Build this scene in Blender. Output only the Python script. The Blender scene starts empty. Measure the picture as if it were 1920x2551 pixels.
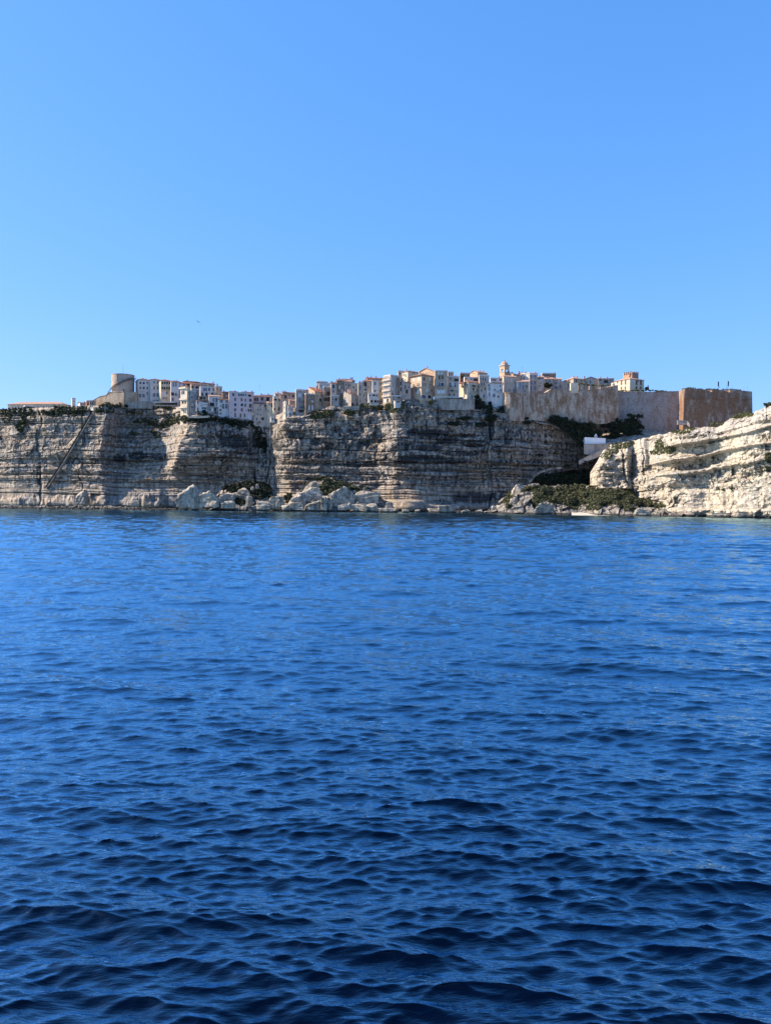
import bpy, bmesh, math, random
import numpy as np
from mathutils import Vector, Matrix

R = math.radians
random.seed(7)
sc = bpy.context.scene
col = sc.collection

# ------------------------------------------------------------------ camera
FPX = 1925.0            # focal length in photograph pixels (photo is 1920 wide)
CAMZ = 6.0              # standing on a boat deck
PITCH = math.atan(24.5 / FPX)
ROLL = R(0.5)
_f = np.array([0, math.cos(PITCH), -math.sin(PITCH)])
_u0 = np.array([0, math.sin(PITCH), math.cos(PITCH)])
_r0 = np.array([1.0, 0, 0])
_r = math.cos(ROLL) * _r0 + math.sin(ROLL) * _u0
_u = -math.sin(ROLL) * _r0 + math.cos(ROLL) * _u0
cam_d = bpy.data.cameras.new('camera')
cam = bpy.data.objects.new('camera', cam_d)
col.objects.link(cam)
cam.matrix_world = Matrix(((_r[0], _u[0], -_f[0], 0), (_r[1], _u[1], -_f[1], 0), (_r[2], _u[2], -_f[2], CAMZ), (0, 0, 0, 1)))
cam_d.sensor_fit = 'HORIZONTAL'
cam_d.sensor_width = 36
cam_d.lens = 36 * FPX / 1920
cam_d.clip_start = 0.1
cam_d.clip_end = 30000
sc.camera = cam

# ------------------------------------------------------------------ sky, sun, exposure
SUN_EL = R(36)
SUN_AZ = R(4)
SUN_DIR = Vector((-math.cos(SUN_EL) * math.cos(SUN_AZ), math.cos(SUN_EL) * math.sin(SUN_AZ), math.sin(SUN_EL)))
world = bpy.data.worlds.new('World')
sc.world = world
world.use_nodes = True
wn = world.node_tree
wn.nodes.clear()
sky = wn.nodes.new('ShaderNodeTexSky')
sky.sky_type = 'NISHITA'
sky.sun_disc = False
sky.sun_elevation = SUN_EL
sky.sun_rotation = math.atan2(SUN_DIR.x, SUN_DIR.y)
sky.altitude = 0
sky.air_density = 1.0
sky.dust_density = 0.3
sky.ozone_density = 4.0
# the phone's tone curve: the sky's range is compressed and pushed towards blue, evenly all round
sep = wn.nodes.new('ShaderNodeSeparateColor'); com = wn.nodes.new('ShaderNodeCombineColor')
wn.links.new(sky.outputs[0], sep.inputs[0])
for ch, (gam, mul) in enumerate(((0.86, 0.66), (0.56, 1.36), (0.50, 2.5))):
    pw = wn.nodes.new('ShaderNodeMath'); pw.operation = 'POWER'; pw.inputs[1].default_value = gam
    ml = wn.nodes.new('ShaderNodeMath'); ml.operation = 'MULTIPLY'; ml.inputs[1].default_value = mul
    wn.links.new(sep.outputs[ch], pw.inputs[0]); wn.links.new(pw.outputs[0], ml.inputs[0]); wn.links.new(ml.outputs[0], com.inputs[ch])
bg = wn.nodes.new('ShaderNodeBackground')
bg.inputs['Strength'].default_value = 0.11
wo = wn.nodes.new('ShaderNodeOutputWorld')
wn.links.new(com.outputs[0], bg.inputs['Color'])
wn.links.new(bg.outputs[0], wo.inputs['Surface'])
sun_d = bpy.data.lights.new('sun', 'SUN')
sun_d.energy = 5.0
sun_d.angle = R(0.5)
sun_d.color = (1.0, 0.87, 0.70)
sun = bpy.data.objects.new('sun', sun_d)
col.objects.link(sun)
sun.rotation_euler = SUN_DIR.to_track_quat('Z', 'Y').to_euler()
sun.location = (-200, 0, 300)
sc.view_settings.view_transform = 'Standard'
sc.view_settings.look = 'None'
sc.view_settings.gamma = 1
sc.view_settings.use_curve_mapping = False
sc.view_settings.exposure = 1.0

# ------------------------------------------------------------------ pixel helpers
def ray(px, py):
    a = (np.asarray(px, float) - 960) / FPX
    b = -(np.asarray(py, float) - 1275.5) / FPX
    return (_r[0] * a + _u[0] * b + _f[0], _r[1] * a + _u[1] * b + _f[1], _r[2] * a + _u[2] * b + _f[2])
def at(px, py, Y):
    """point on the line of sight through a photo pixel at depth Y"""
    dx, dy, dz = ray(px, py)
    t = Y / dy
    return dx * t, Y + 0 * t, CAMZ + dz * t
def atv(px, py, Y):
    x, y, z = at(px, py, Y)
    return Vector((float(x), float(y), float(z)))
def slope_x(px, py=1150):
    dx, dy, dz = ray(px, py)
    return dx / dy
def z_at(px, py, Y):
    return at(px, py, Y)[2]
ZN = {'Z1': (0, 890, 6.404), 'Z2': (240, 890, 7.568), 'Z3': (430, 910, 7.568), 'Z4': (640, 910, 7.568),
      'Z5': (840, 890, 7.568), 'Z6': (1040, 890, 7.568), 'Z7': (1220, 870, 7.568), 'Z8': (1400, 890, 6.404),
      'Z9': (1640, 900, 5.946), 'C1': (0, 880, 4.897), 'C2': (320, 880, 4.625), 'C3': (640, 880, 4.625),
      'C4': (960, 880, 4.625), 'C5': (1260, 880, 4.625), 'C6': (1560, 880, 4.625), 'P': (0, 0, 1.0)}
def zx(zone, x): return ZN[zone][0] + x / ZN[zone][2]
def zy(zone, y): return ZN[zone][1] + y / ZN[zone][2]

# ------------------------------------------------------------------ noise
_tabs = {}
def vnoise(x, y, seed=0):
    if seed not in _tabs:
        _tabs[seed] = np.random.RandomState(seed + 11).rand(256, 256) * 2 - 1
    T = _tabs[seed]
    x = np.asarray(x, float); y = np.asarray(y, float)
    xi = np.floor(x).astype(int); yi = np.floor(y).astype(int)
    fx = x - xi; fy = y - yi
    fx = fx * fx * (3 - 2 * fx); fy = fy * fy * (3 - 2 * fy)
    x0 = xi & 255; x1 = (xi + 1) & 255; y0 = yi & 255; y1 = (yi + 1) & 255
    a = T[x0, y0] * (1 - fx) + T[x1, y0] * fx
    b = T[x0, y1] * (1 - fx) + T[x1, y1] * fx
    return a * (1 - fy) + b * fy
def fbm(x, y, seed=0, octv=4, gain=0.5):
    s = 0; a = 1.0; n = 0
    for i in range(octv):
        s = s + a * vnoise(x * 2 ** i, y * 2 ** i, seed + i)
        n += a; a *= gain
    return s / n
def blocks(x, y, seed=0, tilt=0.6):
    """broken-rock relief: every cell of a jittered lattice is a tilted facet"""
    rs = np.random.RandomState(seed + 500)
    P = rs.rand(128, 128, 5)
    xi = np.floor(x).astype(int); yi = np.floor(y).astype(int)
    best = np.full(x.shape, 1e9); sec = np.full(x.shape, 1e9); h = np.zeros(x.shape)
    for ox in (-1, 0, 1):
        for oy in (-1, 0, 1):
            c = P[(xi + ox) & 127, (yi + oy) & 127]
            dx = x - (xi + ox + c[..., 0]); dy = y - (yi + oy + c[..., 1])
            d = dx * dx + dy * dy
            hh = (c[..., 2] - .5) * 2 + tilt * ((c[..., 3] - .5) * 4 * dx + (c[..., 4] - .5) * 4 * dy)
            m = d < best
            sec = np.where(m, best, np.minimum(sec, d)); h = np.where(m, hh, h); best = np.where(m, d, best)
    return h, np.sqrt(sec) - np.sqrt(best)
def gauss(x, c, w): return np.exp(-((x - c) / w) ** 2)
def sstep(a, b, x):
    t = np.clip((x - a) / (b - a), 0, 1)
    return t * t * (3 - 2 * t)

# ------------------------------------------------------------------ mesh helpers
def tag(o, label=None, cat=None, group=None, kind=None):
    if label: o['label'] = label
    if cat: o['category'] = cat
    if group: o['group'] = group
    if kind: o['kind'] = kind
    return o
def link(name, me, mat=None, parent=None, loc=None):
    o = bpy.data.objects.new(name, me)
    col.objects.link(o)
    if mat is not None and me is not None and not me.materials:
        me.materials.append(mat)
    if parent is not None: o.parent = parent
    if loc is not None: o.location = loc
    return o
def empty(name, loc):
    o = bpy.data.objects.new(name, None)
    o.empty_display_size = 0.5
    col.objects.link(o)
    o.location = loc
    return o
def grid_mesh(name, X, Y, Z, attrs=None, smooth=False):
    """X,Y,Z: (rows, cols) arrays -> quad grid"""
    n, m = X.shape
    me = bpy.data.meshes.new(name)
    co = np.stack([X, Y, Z], -1).reshape(-1, 3).astype(np.float32)
    idx = np.arange(n * m).reshape(n, m)
    q = np.stack([idx[:-1, :-1], idx[:-1, 1:], idx[1:, 1:], idx[1:, :-1]], -1).reshape(-1).astype(np.int32)
    nf = (n - 1) * (m - 1)
    me.vertices.add(n * m); me.vertices.foreach_set('co', co.ravel())
    me.loops.add(nf * 4); me.loops.foreach_set('vertex_index', q)
    me.polygons.add(nf)
    me.polygons.foreach_set('loop_start', np.arange(0, nf * 4, 4, dtype=np.int32))
    me.polygons.foreach_set('use_smooth', np.full(nf, smooth))
    me.update(calc_edges=True)
    if attrs:
        for k, v in attrs.items():
            at_ = me.attributes.new(k, 'FLOAT', 'POINT')
            at_.data.foreach_set('value', np.asarray(v, np.float32).ravel())
    return me
def soup_mesh(name, co, faces_n):
    """co: (nf*k,3) unshared verts, k per face"""
    k = faces_n
    nv = len(co); nf = nv // k
    me = bpy.data.meshes.new(name)
    me.vertices.add(nv); me.vertices.foreach_set('co', np.asarray(co, np.float32).ravel())
    me.loops.add(nv); me.loops.foreach_set('vertex_index', np.arange(nv, dtype=np.int32))
    me.polygons.add(nf); me.polygons.foreach_set('loop_start', np.arange(0, nv, k, dtype=np.int32))
    me.update(calc_edges=True)
    return me
class MB:
    def __init__(s): s.v = []; s.f = []
    def quad(s, *p):
        i = len(s.v); s.v += [tuple(q) for q in p]; s.f.append(tuple(range(i, i + len(p))))
    def hexa(s, b, t):
        """b, t: four bottom and four top corners (counter-clockwise from above)"""
        i = len(s.v); s.v += [tuple(q) for q in list(b) + list(t)]
        s.f += [(i+3, i+2, i+1, i), (i+4, i+5, i+6, i+7)] + [(i+k, i+(k+1) % 4, i+4+(k+1) % 4, i+4+k) for k in range(4)]
    def box(s, x0, y0, z0, x1, y1, z1):
        s.hexa([(x0,y0,z0),(x1,y0,z0),(x1,y1,z0),(x0,y1,z0)], [(x0,y0,z1),(x1,y0,z1),(x1,y1,z1),(x0,y1,z1)])
    def bar(s, p, q, w, h=None):
        p = Vector(p); q = Vector(q); d = (q - p).normalized()
        h = h or w
        side = d.cross(Vector((0, 0, 1)))
        if side.length < 1e-4: side = Vector((1, 0, 0))
        side.normalize(); up = side.cross(d).normalized()
        a, b = side * w / 2, up * h / 2
        i = len(s.v)
        for c in (p, q):
            s.v += [tuple(c - a - b), tuple(c + a - b), tuple(c + a + b), tuple(c - a + b)]
        s.f += [(i, i+3, i+2, i+1), (i+4, i+5, i+6, i+7)] + [(i+k, i+(k+1) % 4, i+4+(k+1) % 4, i+4+k) for k in range(4)]
    def lathe(s, prof, n=24, cx=0, cy=0):
        i = len(s.v)
        for (r, z) in prof:
            for k in range(n):
                a = 2 * math.pi * k / n
                s.v.append((cx + r * math.cos(a), cy + r * math.sin(a), z))
        for j in range(len(prof) - 1):
            for k in range(n):
                k2 = (k + 1) % n
                s.f.append((i+j*n+k, i+j*n+k2, i+(j+1)*n+k2, i+(j+1)*n+k))
        s.f.append(tuple(i + (len(prof)-1) * n + k for k in range(n)))
    def mesh(s, name):
        me = bpy.data.meshes.new(name); me.from_pydata(s.v, [], s.f); me.update(); return me
    def build(s, name, mat, parent=None, loc=None): return link(name, s.mesh(name), mat, parent, loc)

# ------------------------------------------------------------------ materials
def nodes(name):
    m = bpy.data.materials.new(name); m.use_nodes = True
    nt = m.node_tree; nt.nodes.clear()
    out = nt.nodes.new('ShaderNodeOutputMaterial')
    p = nt.nodes.new('ShaderNodeBsdfPrincipled')
    nt.links.new(p.outputs[0], out.inputs['Surface'])
    p.inputs['Specular IOR Level'].default_value = 0.2
    return m, nt, p
def _noise(nt, vec, scale, detail=4, rough=0.55, mapscale=None):
    if mapscale:
        mp = nt.nodes.new('ShaderNodeMapping'); mp.inputs['Scale'].default_value = mapscale
        nt.links.new(vec, mp.inputs['Vector']); vec = mp.outputs[0]
    n = nt.nodes.new('ShaderNodeTexNoise')
    n.inputs['Scale'].default_value = scale; n.inputs['Detail'].default_value = detail; n.inputs['Roughness'].default_value = rough
    nt.links.new(vec, n.inputs['Vector'])
    return n.outputs['Fac']
def _ramp(nt, fac, stops):
    r = nt.nodes.new('ShaderNodeValToRGB')
    els = r.color_ramp.elements
    while len(els) < len(stops): els.new(0.5)
    for e, (p, c) in zip(els, stops):
        e.position = p; e.color = (c, c, c, 1) if not isinstance(c, tuple) else (*c, 1)
    nt.links.new(fac, r.inputs['Fac'])
    return r.outputs['Color']
def _mix(nt, fac, a, b, blend='MIX'):
    m = nt.nodes.new('ShaderNodeMix'); m.data_type = 'RGBA'; m.blend_type = blend
    for sock, v in ((m.inputs['Factor'], fac), (m.inputs[6], a), (m.inputs[7], b)):
        if isinstance(v, (int, float)): sock.default_value = v
        elif isinstance(v, tuple): sock.default_value = (*v, 1)
        else: nt.links.new(v, sock)
    return m.outputs[2]
def _pos(nt):
    g = nt.nodes.new('ShaderNodeNewGeometry'); return g.outputs['Position']
def _bump(nt, p, h, strength, dist):
    b = nt.nodes.new('ShaderNodeBump'); b.inputs['Strength'].default_value = strength; b.inputs['Distance'].default_value = dist
    nt.links.new(h, b.inputs['Height']); nt.links.new(b.outputs[0], p.inputs['Normal'])
def limestone(name, c_warm, c_grey, streak=0.5, attr=True, band=0.6, stain_shade_col=(0.035, 0.034, 0.036), wet=True):
    m, nt, p = nodes(name)
    pos = _pos(nt)
    base = _mix(nt, _ramp(nt, _noise(nt, pos, 0.06, 5), [(0.38, 0.0), (0.62, 1.0)]), c_warm, c_grey)
    strata = _ramp(nt, _noise(nt, pos, 1.0, 5, 0.6, (0.035, 0.035, 0.9)), [(0.3, band), (0.46, 1.0), (0.72, 1.08)])
    c = _mix(nt, 1.0, base, strata, 'MULTIPLY')
    st = _ramp(nt, _noise(nt, pos, 1.0, 4, 0.6, (0.55, 0.55, 0.07)), [(0.40, 1 - streak), (0.56, 1.0)])
    c = _mix(nt, 0.8, c, st, 'MULTIPLY')
    blot = _ramp(nt, _noise(nt, pos, 0.45, 6, 0.7), [(0.36, 0.5), (0.55, 1.0), (0.75, 1.2)])
    c = _mix(nt, 1.0, c, blot, 'MULTIPLY')
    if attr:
        a = nt.nodes.new('ShaderNodeAttribute'); a.attribute_name = 'stain_shade'
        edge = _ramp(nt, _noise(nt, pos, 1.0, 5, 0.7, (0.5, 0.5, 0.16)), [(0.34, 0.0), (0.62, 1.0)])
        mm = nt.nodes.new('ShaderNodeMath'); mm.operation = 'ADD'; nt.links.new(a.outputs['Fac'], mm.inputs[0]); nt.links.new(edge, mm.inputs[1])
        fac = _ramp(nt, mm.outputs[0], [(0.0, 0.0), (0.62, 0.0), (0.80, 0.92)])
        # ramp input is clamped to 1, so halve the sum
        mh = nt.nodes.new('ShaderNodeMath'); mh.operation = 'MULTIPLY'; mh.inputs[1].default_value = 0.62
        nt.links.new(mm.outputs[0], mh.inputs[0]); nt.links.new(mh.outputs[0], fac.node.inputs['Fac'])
        c = _mix(nt, fac, c, stain_shade_col)
    if wet:
        sp = nt.nodes.new('ShaderNodeSeparateXYZ'); nt.links.new(pos, sp.inputs[0])
        ad = nt.nodes.new('ShaderNodeMath'); ad.operation = 'MULTIPLY_ADD'; nt.links.new(_noise(nt, pos, 0.4, 3), ad.inputs[0]); ad.inputs[1].default_value = -1.6; nt.links.new(sp.outputs[2], ad.inputs[2])
        wf = _ramp(nt, ad.outputs[0], [(0.0, 0.9), (0.45, 0.0)])
        c = _mix(nt, wf, c, (0.045, 0.04, 0.034))
    nt.links.new(c, p.inputs['Base Color'])
    p.inputs['Roughness'].default_value = 0.95
    _bump(nt, p, _noise(nt, pos, 1.6, 6, 0.7), 0.7, 0.5)
    return m
def plain(name, c, rough=0.8, var=0.25, scale=0.6, spec=0.2, bump=0.0):
    m, nt, p = nodes(name)
    pos = _pos(nt)
    v = _ramp(nt, _noise(nt, pos, scale, 5, 0.65), [(0.3, 1 - var), (0.7, 1.0)])
    nt.links.new(_mix(nt, 1.0, c, v, 'MULTIPLY'), p.inputs['Base Color'])
    p.inputs['Roughness'].default_value = rough
    p.inputs['Specular IOR Level'].default_value = spec
    if bump: _bump(nt, p, _noise(nt, pos, scale * 4, 5, 0.7), bump, 0.3)
    return m
M = {}
M['cliff'] = limestone('limestone_cliff', (0.46, 0.36, 0.27), (0.36, 0.32, 0.28), 0.65)
M['white_cliff'] = limestone('white_limestone', (0.50, 0.425, 0.325), (0.46, 0.41, 0.345), 0.35, band=0.62)
M['boulder'] = limestone('boulder_limestone', (0.50, 0.42, 0.32), (0.40, 0.35, 0.29), 0.6, attr=False, band=0.6)
M['soil'] = plain('dry_soil', (0.16, 0.14, 0.10), 0.95, 0.5, 0.15)
M['sand'] = plain('pale_sand', (0.55, 0.49, 0.40), 0.95, 0.2, 0.4)
def leafmat(name, c1, c2):
    m, nt, p = nodes(name)
    pos = _pos(nt)
    f = _ramp(nt, _noise(nt, pos, 0.35, 4, 0.7), [(0.35, 0.0), (0.65, 1.0)])
    nt.links.new(_mix(nt, f, c1, c2), p.inputs['Base Color'])
    p.inputs['Roughness'].default_value = 0.7
    return m
M['leaf'] = leafmat('maquis_leaf', (0.030, 0.038, 0.018), (0.095, 0.092, 0.042))
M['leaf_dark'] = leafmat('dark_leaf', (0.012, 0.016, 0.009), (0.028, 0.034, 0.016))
M['leaf_olive'] = leafmat('olive_leaf', (0.075, 0.085, 0.035), (0.13, 0.12, 0.055))
# ------------------------------------------------------------------ sea
def wave_spectrum():
    rs = np.random.RandomState(5)
    W = []
    # (wavelength range, count, slope budget, mean direction in degrees, spread)
    for lo, hi, n, slope, mean, spread in ((5, 12, 8, 0.05, 250, 10), (2.0, 4.5, 20, 0.065, 254, 14), (0.8, 2.0, 34, 0.11, 262, 20), (0.35, 0.8, 60, 0.19, 266, 20),
                                           (0.13, 0.35, 80, 0.27, 267, 20)):
        for i in range(n):
            L = math.exp(rs.uniform(math.log(lo), math.log(hi)))
            a = R(mean + rs.normal() * spread)
            k = 2 * math.pi / L
            W.append((k * math.cos(a), k * math.sin(a), slope / k * math.sqrt(2.0 / n), rs.uniform(0, 6.283), L))
    return W
def build_sea():
    az_in = np.linspace(R(-32), R(32), 430)
    az_out = np.radians(np.array([40, 50, 65, 85, 110, 140, 180, 220, 250, 275, 295, 310, 320, 327]))
    az = np.concatenate([az_in, az_out])
    # rows: about even steps on the picture near by, log steps further out
    d = [7.0]
    while d[-1] < 640:
        x = d[-1]
        d.append(x + (0.028 if x < 8 else min(0.0029 * x, 0.6) if x < 480 else 6.0))
    d += [760, 1000, 1500, 2500, 4500, 9000, 20000]
    d = np.array(d)
    step = np.gradient(d)
    A, D = np.meshgrid(az, d)
    X = D * np.sin(A); Y = D * np.cos(A)
    Z = np.zeros_like(X); DX = np.zeros_like(X); DY = np.zeros_like(X)
    lat = np.maximum(step, d * (az_in[1] - az_in[0]))
    core = (A >= az_in[0]) & (A <= az_in[-1]) & (D < 650)
    # gusts: patches of rougher and smoother water
    gust = 1.0 + 0.55 * fbm(X / 60 + 3, Y / 45, 40, 3) + 0.2 * fbm(X / 9, Y / 14, 44, 2)
    for kx, ky, amp, ph, L in wave_spectrum():
        fade = sstep(2.0, 3.2, L / lat)[:, None] * np.ones_like(X)
        if L > 60: fade[:] = 1
        th = kx * X + ky * Y + ph
        g = amp * fade * core * (gust if L < 3 else 1.0) * (1 + (0.5 * sstep(25, 180, D) if 0.8 < L < 5 else 0))
        k = math.hypot(kx, ky)
        Z += g * np.cos(th)
        DX -= 0.9 * g * np.sin(th) * kx / k
        DY -= 0.9 * g * np.sin(th) * ky / k
    X = X + DX; Y = Y + DY
    # close the ring behind the camera and cover the middle
    X = np.concatenate([X, X[:, :1]], 1); Y = np.concatenate([Y, Y[:, :1]], 1); Z = np.concatenate([Z, Z[:, :1]], 1)
    X = np.concatenate([0 * X[:1], X]); Y = np.concatenate([0 * Y[:1], Y]); Z = np.concatenate([0 * Z[:1], Z])
    me = grid_mesh('sea', X, Y, Z, smooth=True)
    m = bpy.data.materials.new('sea_water'); m.use_nodes = True
    nt = m.node_tree; nt.nodes.clear()
    out = nt.nodes.new('ShaderNodeOutputMaterial')
    dif = nt.nodes.new('ShaderNodeBsdfDiffuse'); dif.inputs['Color'].default_value = (0.00005, 0.0010, 0.007, 1)
    glo = nt.nodes.new('ShaderNodeBsdfGlossy'); glo.inputs['Color'].default_value = (0.54, 0.84, 1.0, 1); glo.inputs['Roughness'].default_value = 0.02
    fr = nt.nodes.new('ShaderNodeLayerWeight'); fr.inputs['Blend'].default_value = 0.5
    pw = nt.nodes.new('ShaderNodeMath'); pw.operation = 'POWER'; pw.inputs[1].default_value = 1.9
    f0 = nt.nodes.new('ShaderNodeMath'); f0.operation = 'MULTIPLY_ADD'; f0.inputs[1].default_value = 0.985; f0.inputs[2].default_value = 0.012
    nt.links.new(fr.outputs['Facing'], pw.inputs[0]); nt.links.new(pw.outputs[0], f0.inputs[0])
    mx = nt.nodes.new('ShaderNodeMixShader')
    nt.links.new(f0.outputs[0], mx.inputs[0]); nt.links.new(dif.outputs[0], mx.inputs[1]); nt.links.new(glo.outputs[0], mx.inputs[2]); nt.links.new(mx.outputs[0], out.inputs['Surface'])
    pos = _pos(nt)
    bp = nt.nodes.new('ShaderNodeBump'); bp.inputs['Strength'].default_value = 0.8; bp.inputs['Distance'].default_value = 0.028
    nt.links.new(_noise(nt, pos, 1.0, 3, 0.6, (2.6, 12.0, 1)), bp.inputs['Height'])
    for nd in (dif, glo, fr): nt.links.new(bp.outputs[0], nd.inputs['Normal'])
    return tag(link('sea', me, m), kind='structure')
build_sea()
# ------------------------------------------------------------------ main cliff
B_TAB = [(-80,582),(0,569),(30,561),(80,555),(92,554),(103,552),(180,544),(225,540),(255,536),(285,547),(310,551),(380,550),
         (425,543),(440,535),(470,521),(490,520),(560,523),(620,525),(645,529),(660,530),(680,522),(700,512),(720,508),(800,505),(880,502),
         (940,499),(985,490),(1010,490),(1100,495),(1180,500),(1212,502),(1230,501),(1260,502),(1330,512),(1400,522),(1480,536),(1580,548)]
T_TAB = [(-80,1026),(0,1022),(95,1021),(170,1013),(195,1011),(222,1020),(250,1014),(300,1006),(345,1009),(440,1013),(470,1037),(540,1027),
         (570,1038),(625,1047),(650,1052),(668,1066),(690,1058),(697,1047),(730,1038),(770,1036),(790,1026),(830,1010),(860,1012),(920,1007),
         (960,1006),(1000,1000),(1030,995),(1088,994),(1092,1008),(1185,1010),(1215,1012),(1240,1018),(1300,1032),(1370,1043),(1420,1068),
         (1460,1098),(1480,1113),(1500,1122),(1580,1150)]
def tab(t, x):
    a = np.array(t, float); return np.interp(x, a[:, 0], a[:, 1])
def top_depth(px):
    return tab(B_TAB, px) + 9.0
LAY_RS = np.random.RandomState(3)
LAY = np.cumsum(LAY_RS.choice([0.45, 0.8, 1.3, 2.2, 3.6, 6.0], 90, p=[.2, .2, .2, .18, .14, .08])) - 4
LAY_OFF = LAY_RS.uniform(-1, 1, 91)
# thin deep bedding grooves: z, half thickness, depth, px from, px to
GROOVES = [(58.5,0.35,2.6,-80,480),(51.5,0.3,2.2,-80,470),(39,0.4,3.0,-80,640),(29.5,0.35,2.6,90,640),(17.8,0.35,2.8,-80,640),(12,0.3,2.2,-80,640),(48.5,0.4,3,690,1215),(41,0.35,3,690,1215),(34,0.35,2.6,690,1215),(25.5,0.4,3.2,690,1480),(15.5,0.3,2.2,690,1480),(44.5,0.3,2.4,480,640),(35.5,0.35,2.6,480,640),(23.5,0.35,2.6,470,640),(30,0.4,3,1225,1330),(45,0.35,2.5,1225,1440),(22,0.3,2,1225,1330),(22.5,.55,4,-80,330),(9.0,.5,3,-80,300),(33.5,.35,2,100,470),(44,.5,2.5,240,480),(27.5,.5,2.5,280,520),
           (14.5,.5,2.5,250,480),(31.5,.8,4.5,690,1010),(36.5,.5,3,980,1215),(28.2,.9,5,985,1215),(23.2,.7,4,975,1215),(18.5,.5,3,700,1000),
           (21.8,.4,2.5,690,1210),(12.5,.35,2,690,1210),(46,.8,3.5,900,1210),(52,.6,3,1010,1215),(42,.5,2.5,1230,1490),(33,.5,3,1225,1490),(26.5,.5,2.5,1225,1400),
           (37.5,.5,2.5,1225,1480),(19,.4,2,1225,1330),(54,.4,2,700,900),(49,.4,2,1225,1420)]
def cliff_depth(px, z, detail=True):
    """depth (metres from camera) of the main cliff surface"""
    zt = z_at(px, tab(T_TAB, px), top_depth(px))
    # the bright edge under the white tower house leans to the left going down
    lean = np.clip((62 - z) / 32.0, 0, 1.0) * 42 * gauss(px, 450, 55)
    q = px + lean + 14 * fbm(z / 13, px / 150, 161, 4)
    Y = tab(B_TAB, q)
    # lower down the bays close up into one smoother wall
    lowB = tab([(255,536),(290,539),(400,536),(480,532),(560,529),(640,527),(690,519),(722,508)], q)
    lw = (1 - sstep(20, 36, z + 3 * vnoise(px / 25, 0 * px, 88))) * ((q > 255) & (q < 722))
    Y = Y * (1 - lw) + lowB * lw
    u = q * 0.27                                    # metres along the face
    below = zt - z
    Y = Y + 6.0 * np.clip(z / 65.0, 0, 1)           # batter
    Y = Y + 3.0 * np.clip(1 - below / 7.0, 0, 1) ** 1.4
    # terraced, set-back upper slope between the buttresses
    tz = sstep(275, 300, px) * (1 - sstep(420, 455, q))
    Y = Y + tz * 9 * sstep(30, 66, z)
    Y = Y - 4.0 * (1 - sstep(10, 16, z)) * sstep(300, 330, px) * (1 - sstep(395, 410, px))
    # scoop and cave above the green slope at the right
    cave = sstep(1290, 1300, px) * (1 - sstep(1482, 1494, px)) * sstep(3, 6, z) * (1 - sstep(-.6, .6, z - np.interp(px, [1290, 1320, 1360, 1400, 1440, 1492], [12, 18, 25.5, 28, 28.5, 28.5]) + 1.5 * vnoise(px / 14, 0 * px, 77)))
    Y = Y + 48 * cave
    # buttress outcrop at the foot, right of the big mound
    oc = gauss(px, 1015, 42) * (1 - sstep(6.5, 8.0, z)) * 13 + gauss(px, 1040, 30) * (1 - sstep(13.5, 14.6, z)) * 5 + gauss(px, 1120, 70) * (1 - sstep(3.5, 7.0, z)) * 9
    Y = Y - oc
    # left foot ledges
    Y = Y - 5 * (1 - sstep(4, 9.5, z + 5.5 * fbm(px / 16, z / 9, 61, 4))) * (1 - sstep(395, 415, px)) * (0.5 + 0.5 * sstep(-.2, .3, vnoise(px / 37, 0 * px, 62)))
    # bulges that catch the sun
    Y = Y - 4.5 * gauss(px, 985, 26) * gauss(z, 43, 8) - 3.0 * gauss(px, 705, 18) * gauss(z, 55, 9) - 3 * gauss(px, 1000, 20) * gauss(z, 26, 2.2)
    Y = Y + 3.5 * gauss(px, 640, 40) * gauss(z, 40, 12)
    if not detail:
        return Y
    # beds: each layer has its own projection, slowly changing along the face
    zw = z + 1.3 * fbm(u / 45, z / 30, 1, 3) + 0.012 * (u - 130) + 0.35 * fbm(u / 6, z / 4, 9, 2)
    li = np.searchsorted(LAY, zw)
    soft = (0.45 + 0.55 * sstep(12, 22, z)) * (0.45 + 0.95 * sstep(-.3, .35, fbm(u / 48, z / 15, 191, 3)))
    off = LAY_OFF[li] * 1.15 + 1.0 * vnoise(u / 42, li * 5.37, 2) + 0.45 * vnoise(u / 9, li * 9.1, 3)
    f0 = (zw - LAY[np.clip(li - 1, 0, 89)]) / np.maximum(LAY[np.clip(li, 0, 89)] - LAY[np.clip(li - 1, 0, 89)], .1)
    off = off + 0.7 * np.abs(f0 - 0.5) ** 2 * 4 * 0.5
    Y = Y + off * soft * 1.05
    for zc, hw, dp, a, b in GROOVES:
        zz = zw + 0.8 * vnoise(u / 20, 0 * u + zc, 8)
        Y = Y + dp * gauss(zz, zc, hw) * sstep(a - 8, a + 8, px) * (1 - sstep(b - 8, b + 8, px)) * (0.7 + 0.3 * vnoise(u / 14, 0 * u + zc * 3, 7))
    # weathering: vertical flutes, honeycomb and blocky scars
    flute = np.abs(fbm(u / 2.2, z / 14, 12, 3)) * 2 - 0.4
    Y = Y + 0.45 * flute * sstep(12, 26, z)
    Y = Y + 1.2 * fbm(u / 6, z / 2.8, 20, 4) * (0.35 + 0.65 * sstep(12, 26, z))
    rid = 1 - np.abs(fbm(u / 3.2, z / 2.3, 30, 3))
    Y = Y + 1.1 * (rid - 0.8) * sstep(24, 42, z)
    Y = Y + 4.0 * np.maximum(0, fbm(u / 16, z / 7, 50, 3) - 0.18) * sstep(16, 28, z)
    # vertical joints
    for jx, w, dp in ((97, 2.4, 4), (205, 1.6, 2.0), (635, 3.5, 4), (668, 3.0, 3), (1221, 1.6, 3.5), (1206, 1.2, 2)):
        Y = Y + dp * gauss(px + 14 * fbm(z / 12, 0 * z + jx, 15, 3), jx, w) * (0.55 + 0.45 * vnoise(z / 8, 0 * z + jx, 16))
    # blocks that have come away
    bh, be = blocks(u / 7.5, z / 5.5, 1, .35)
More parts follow.
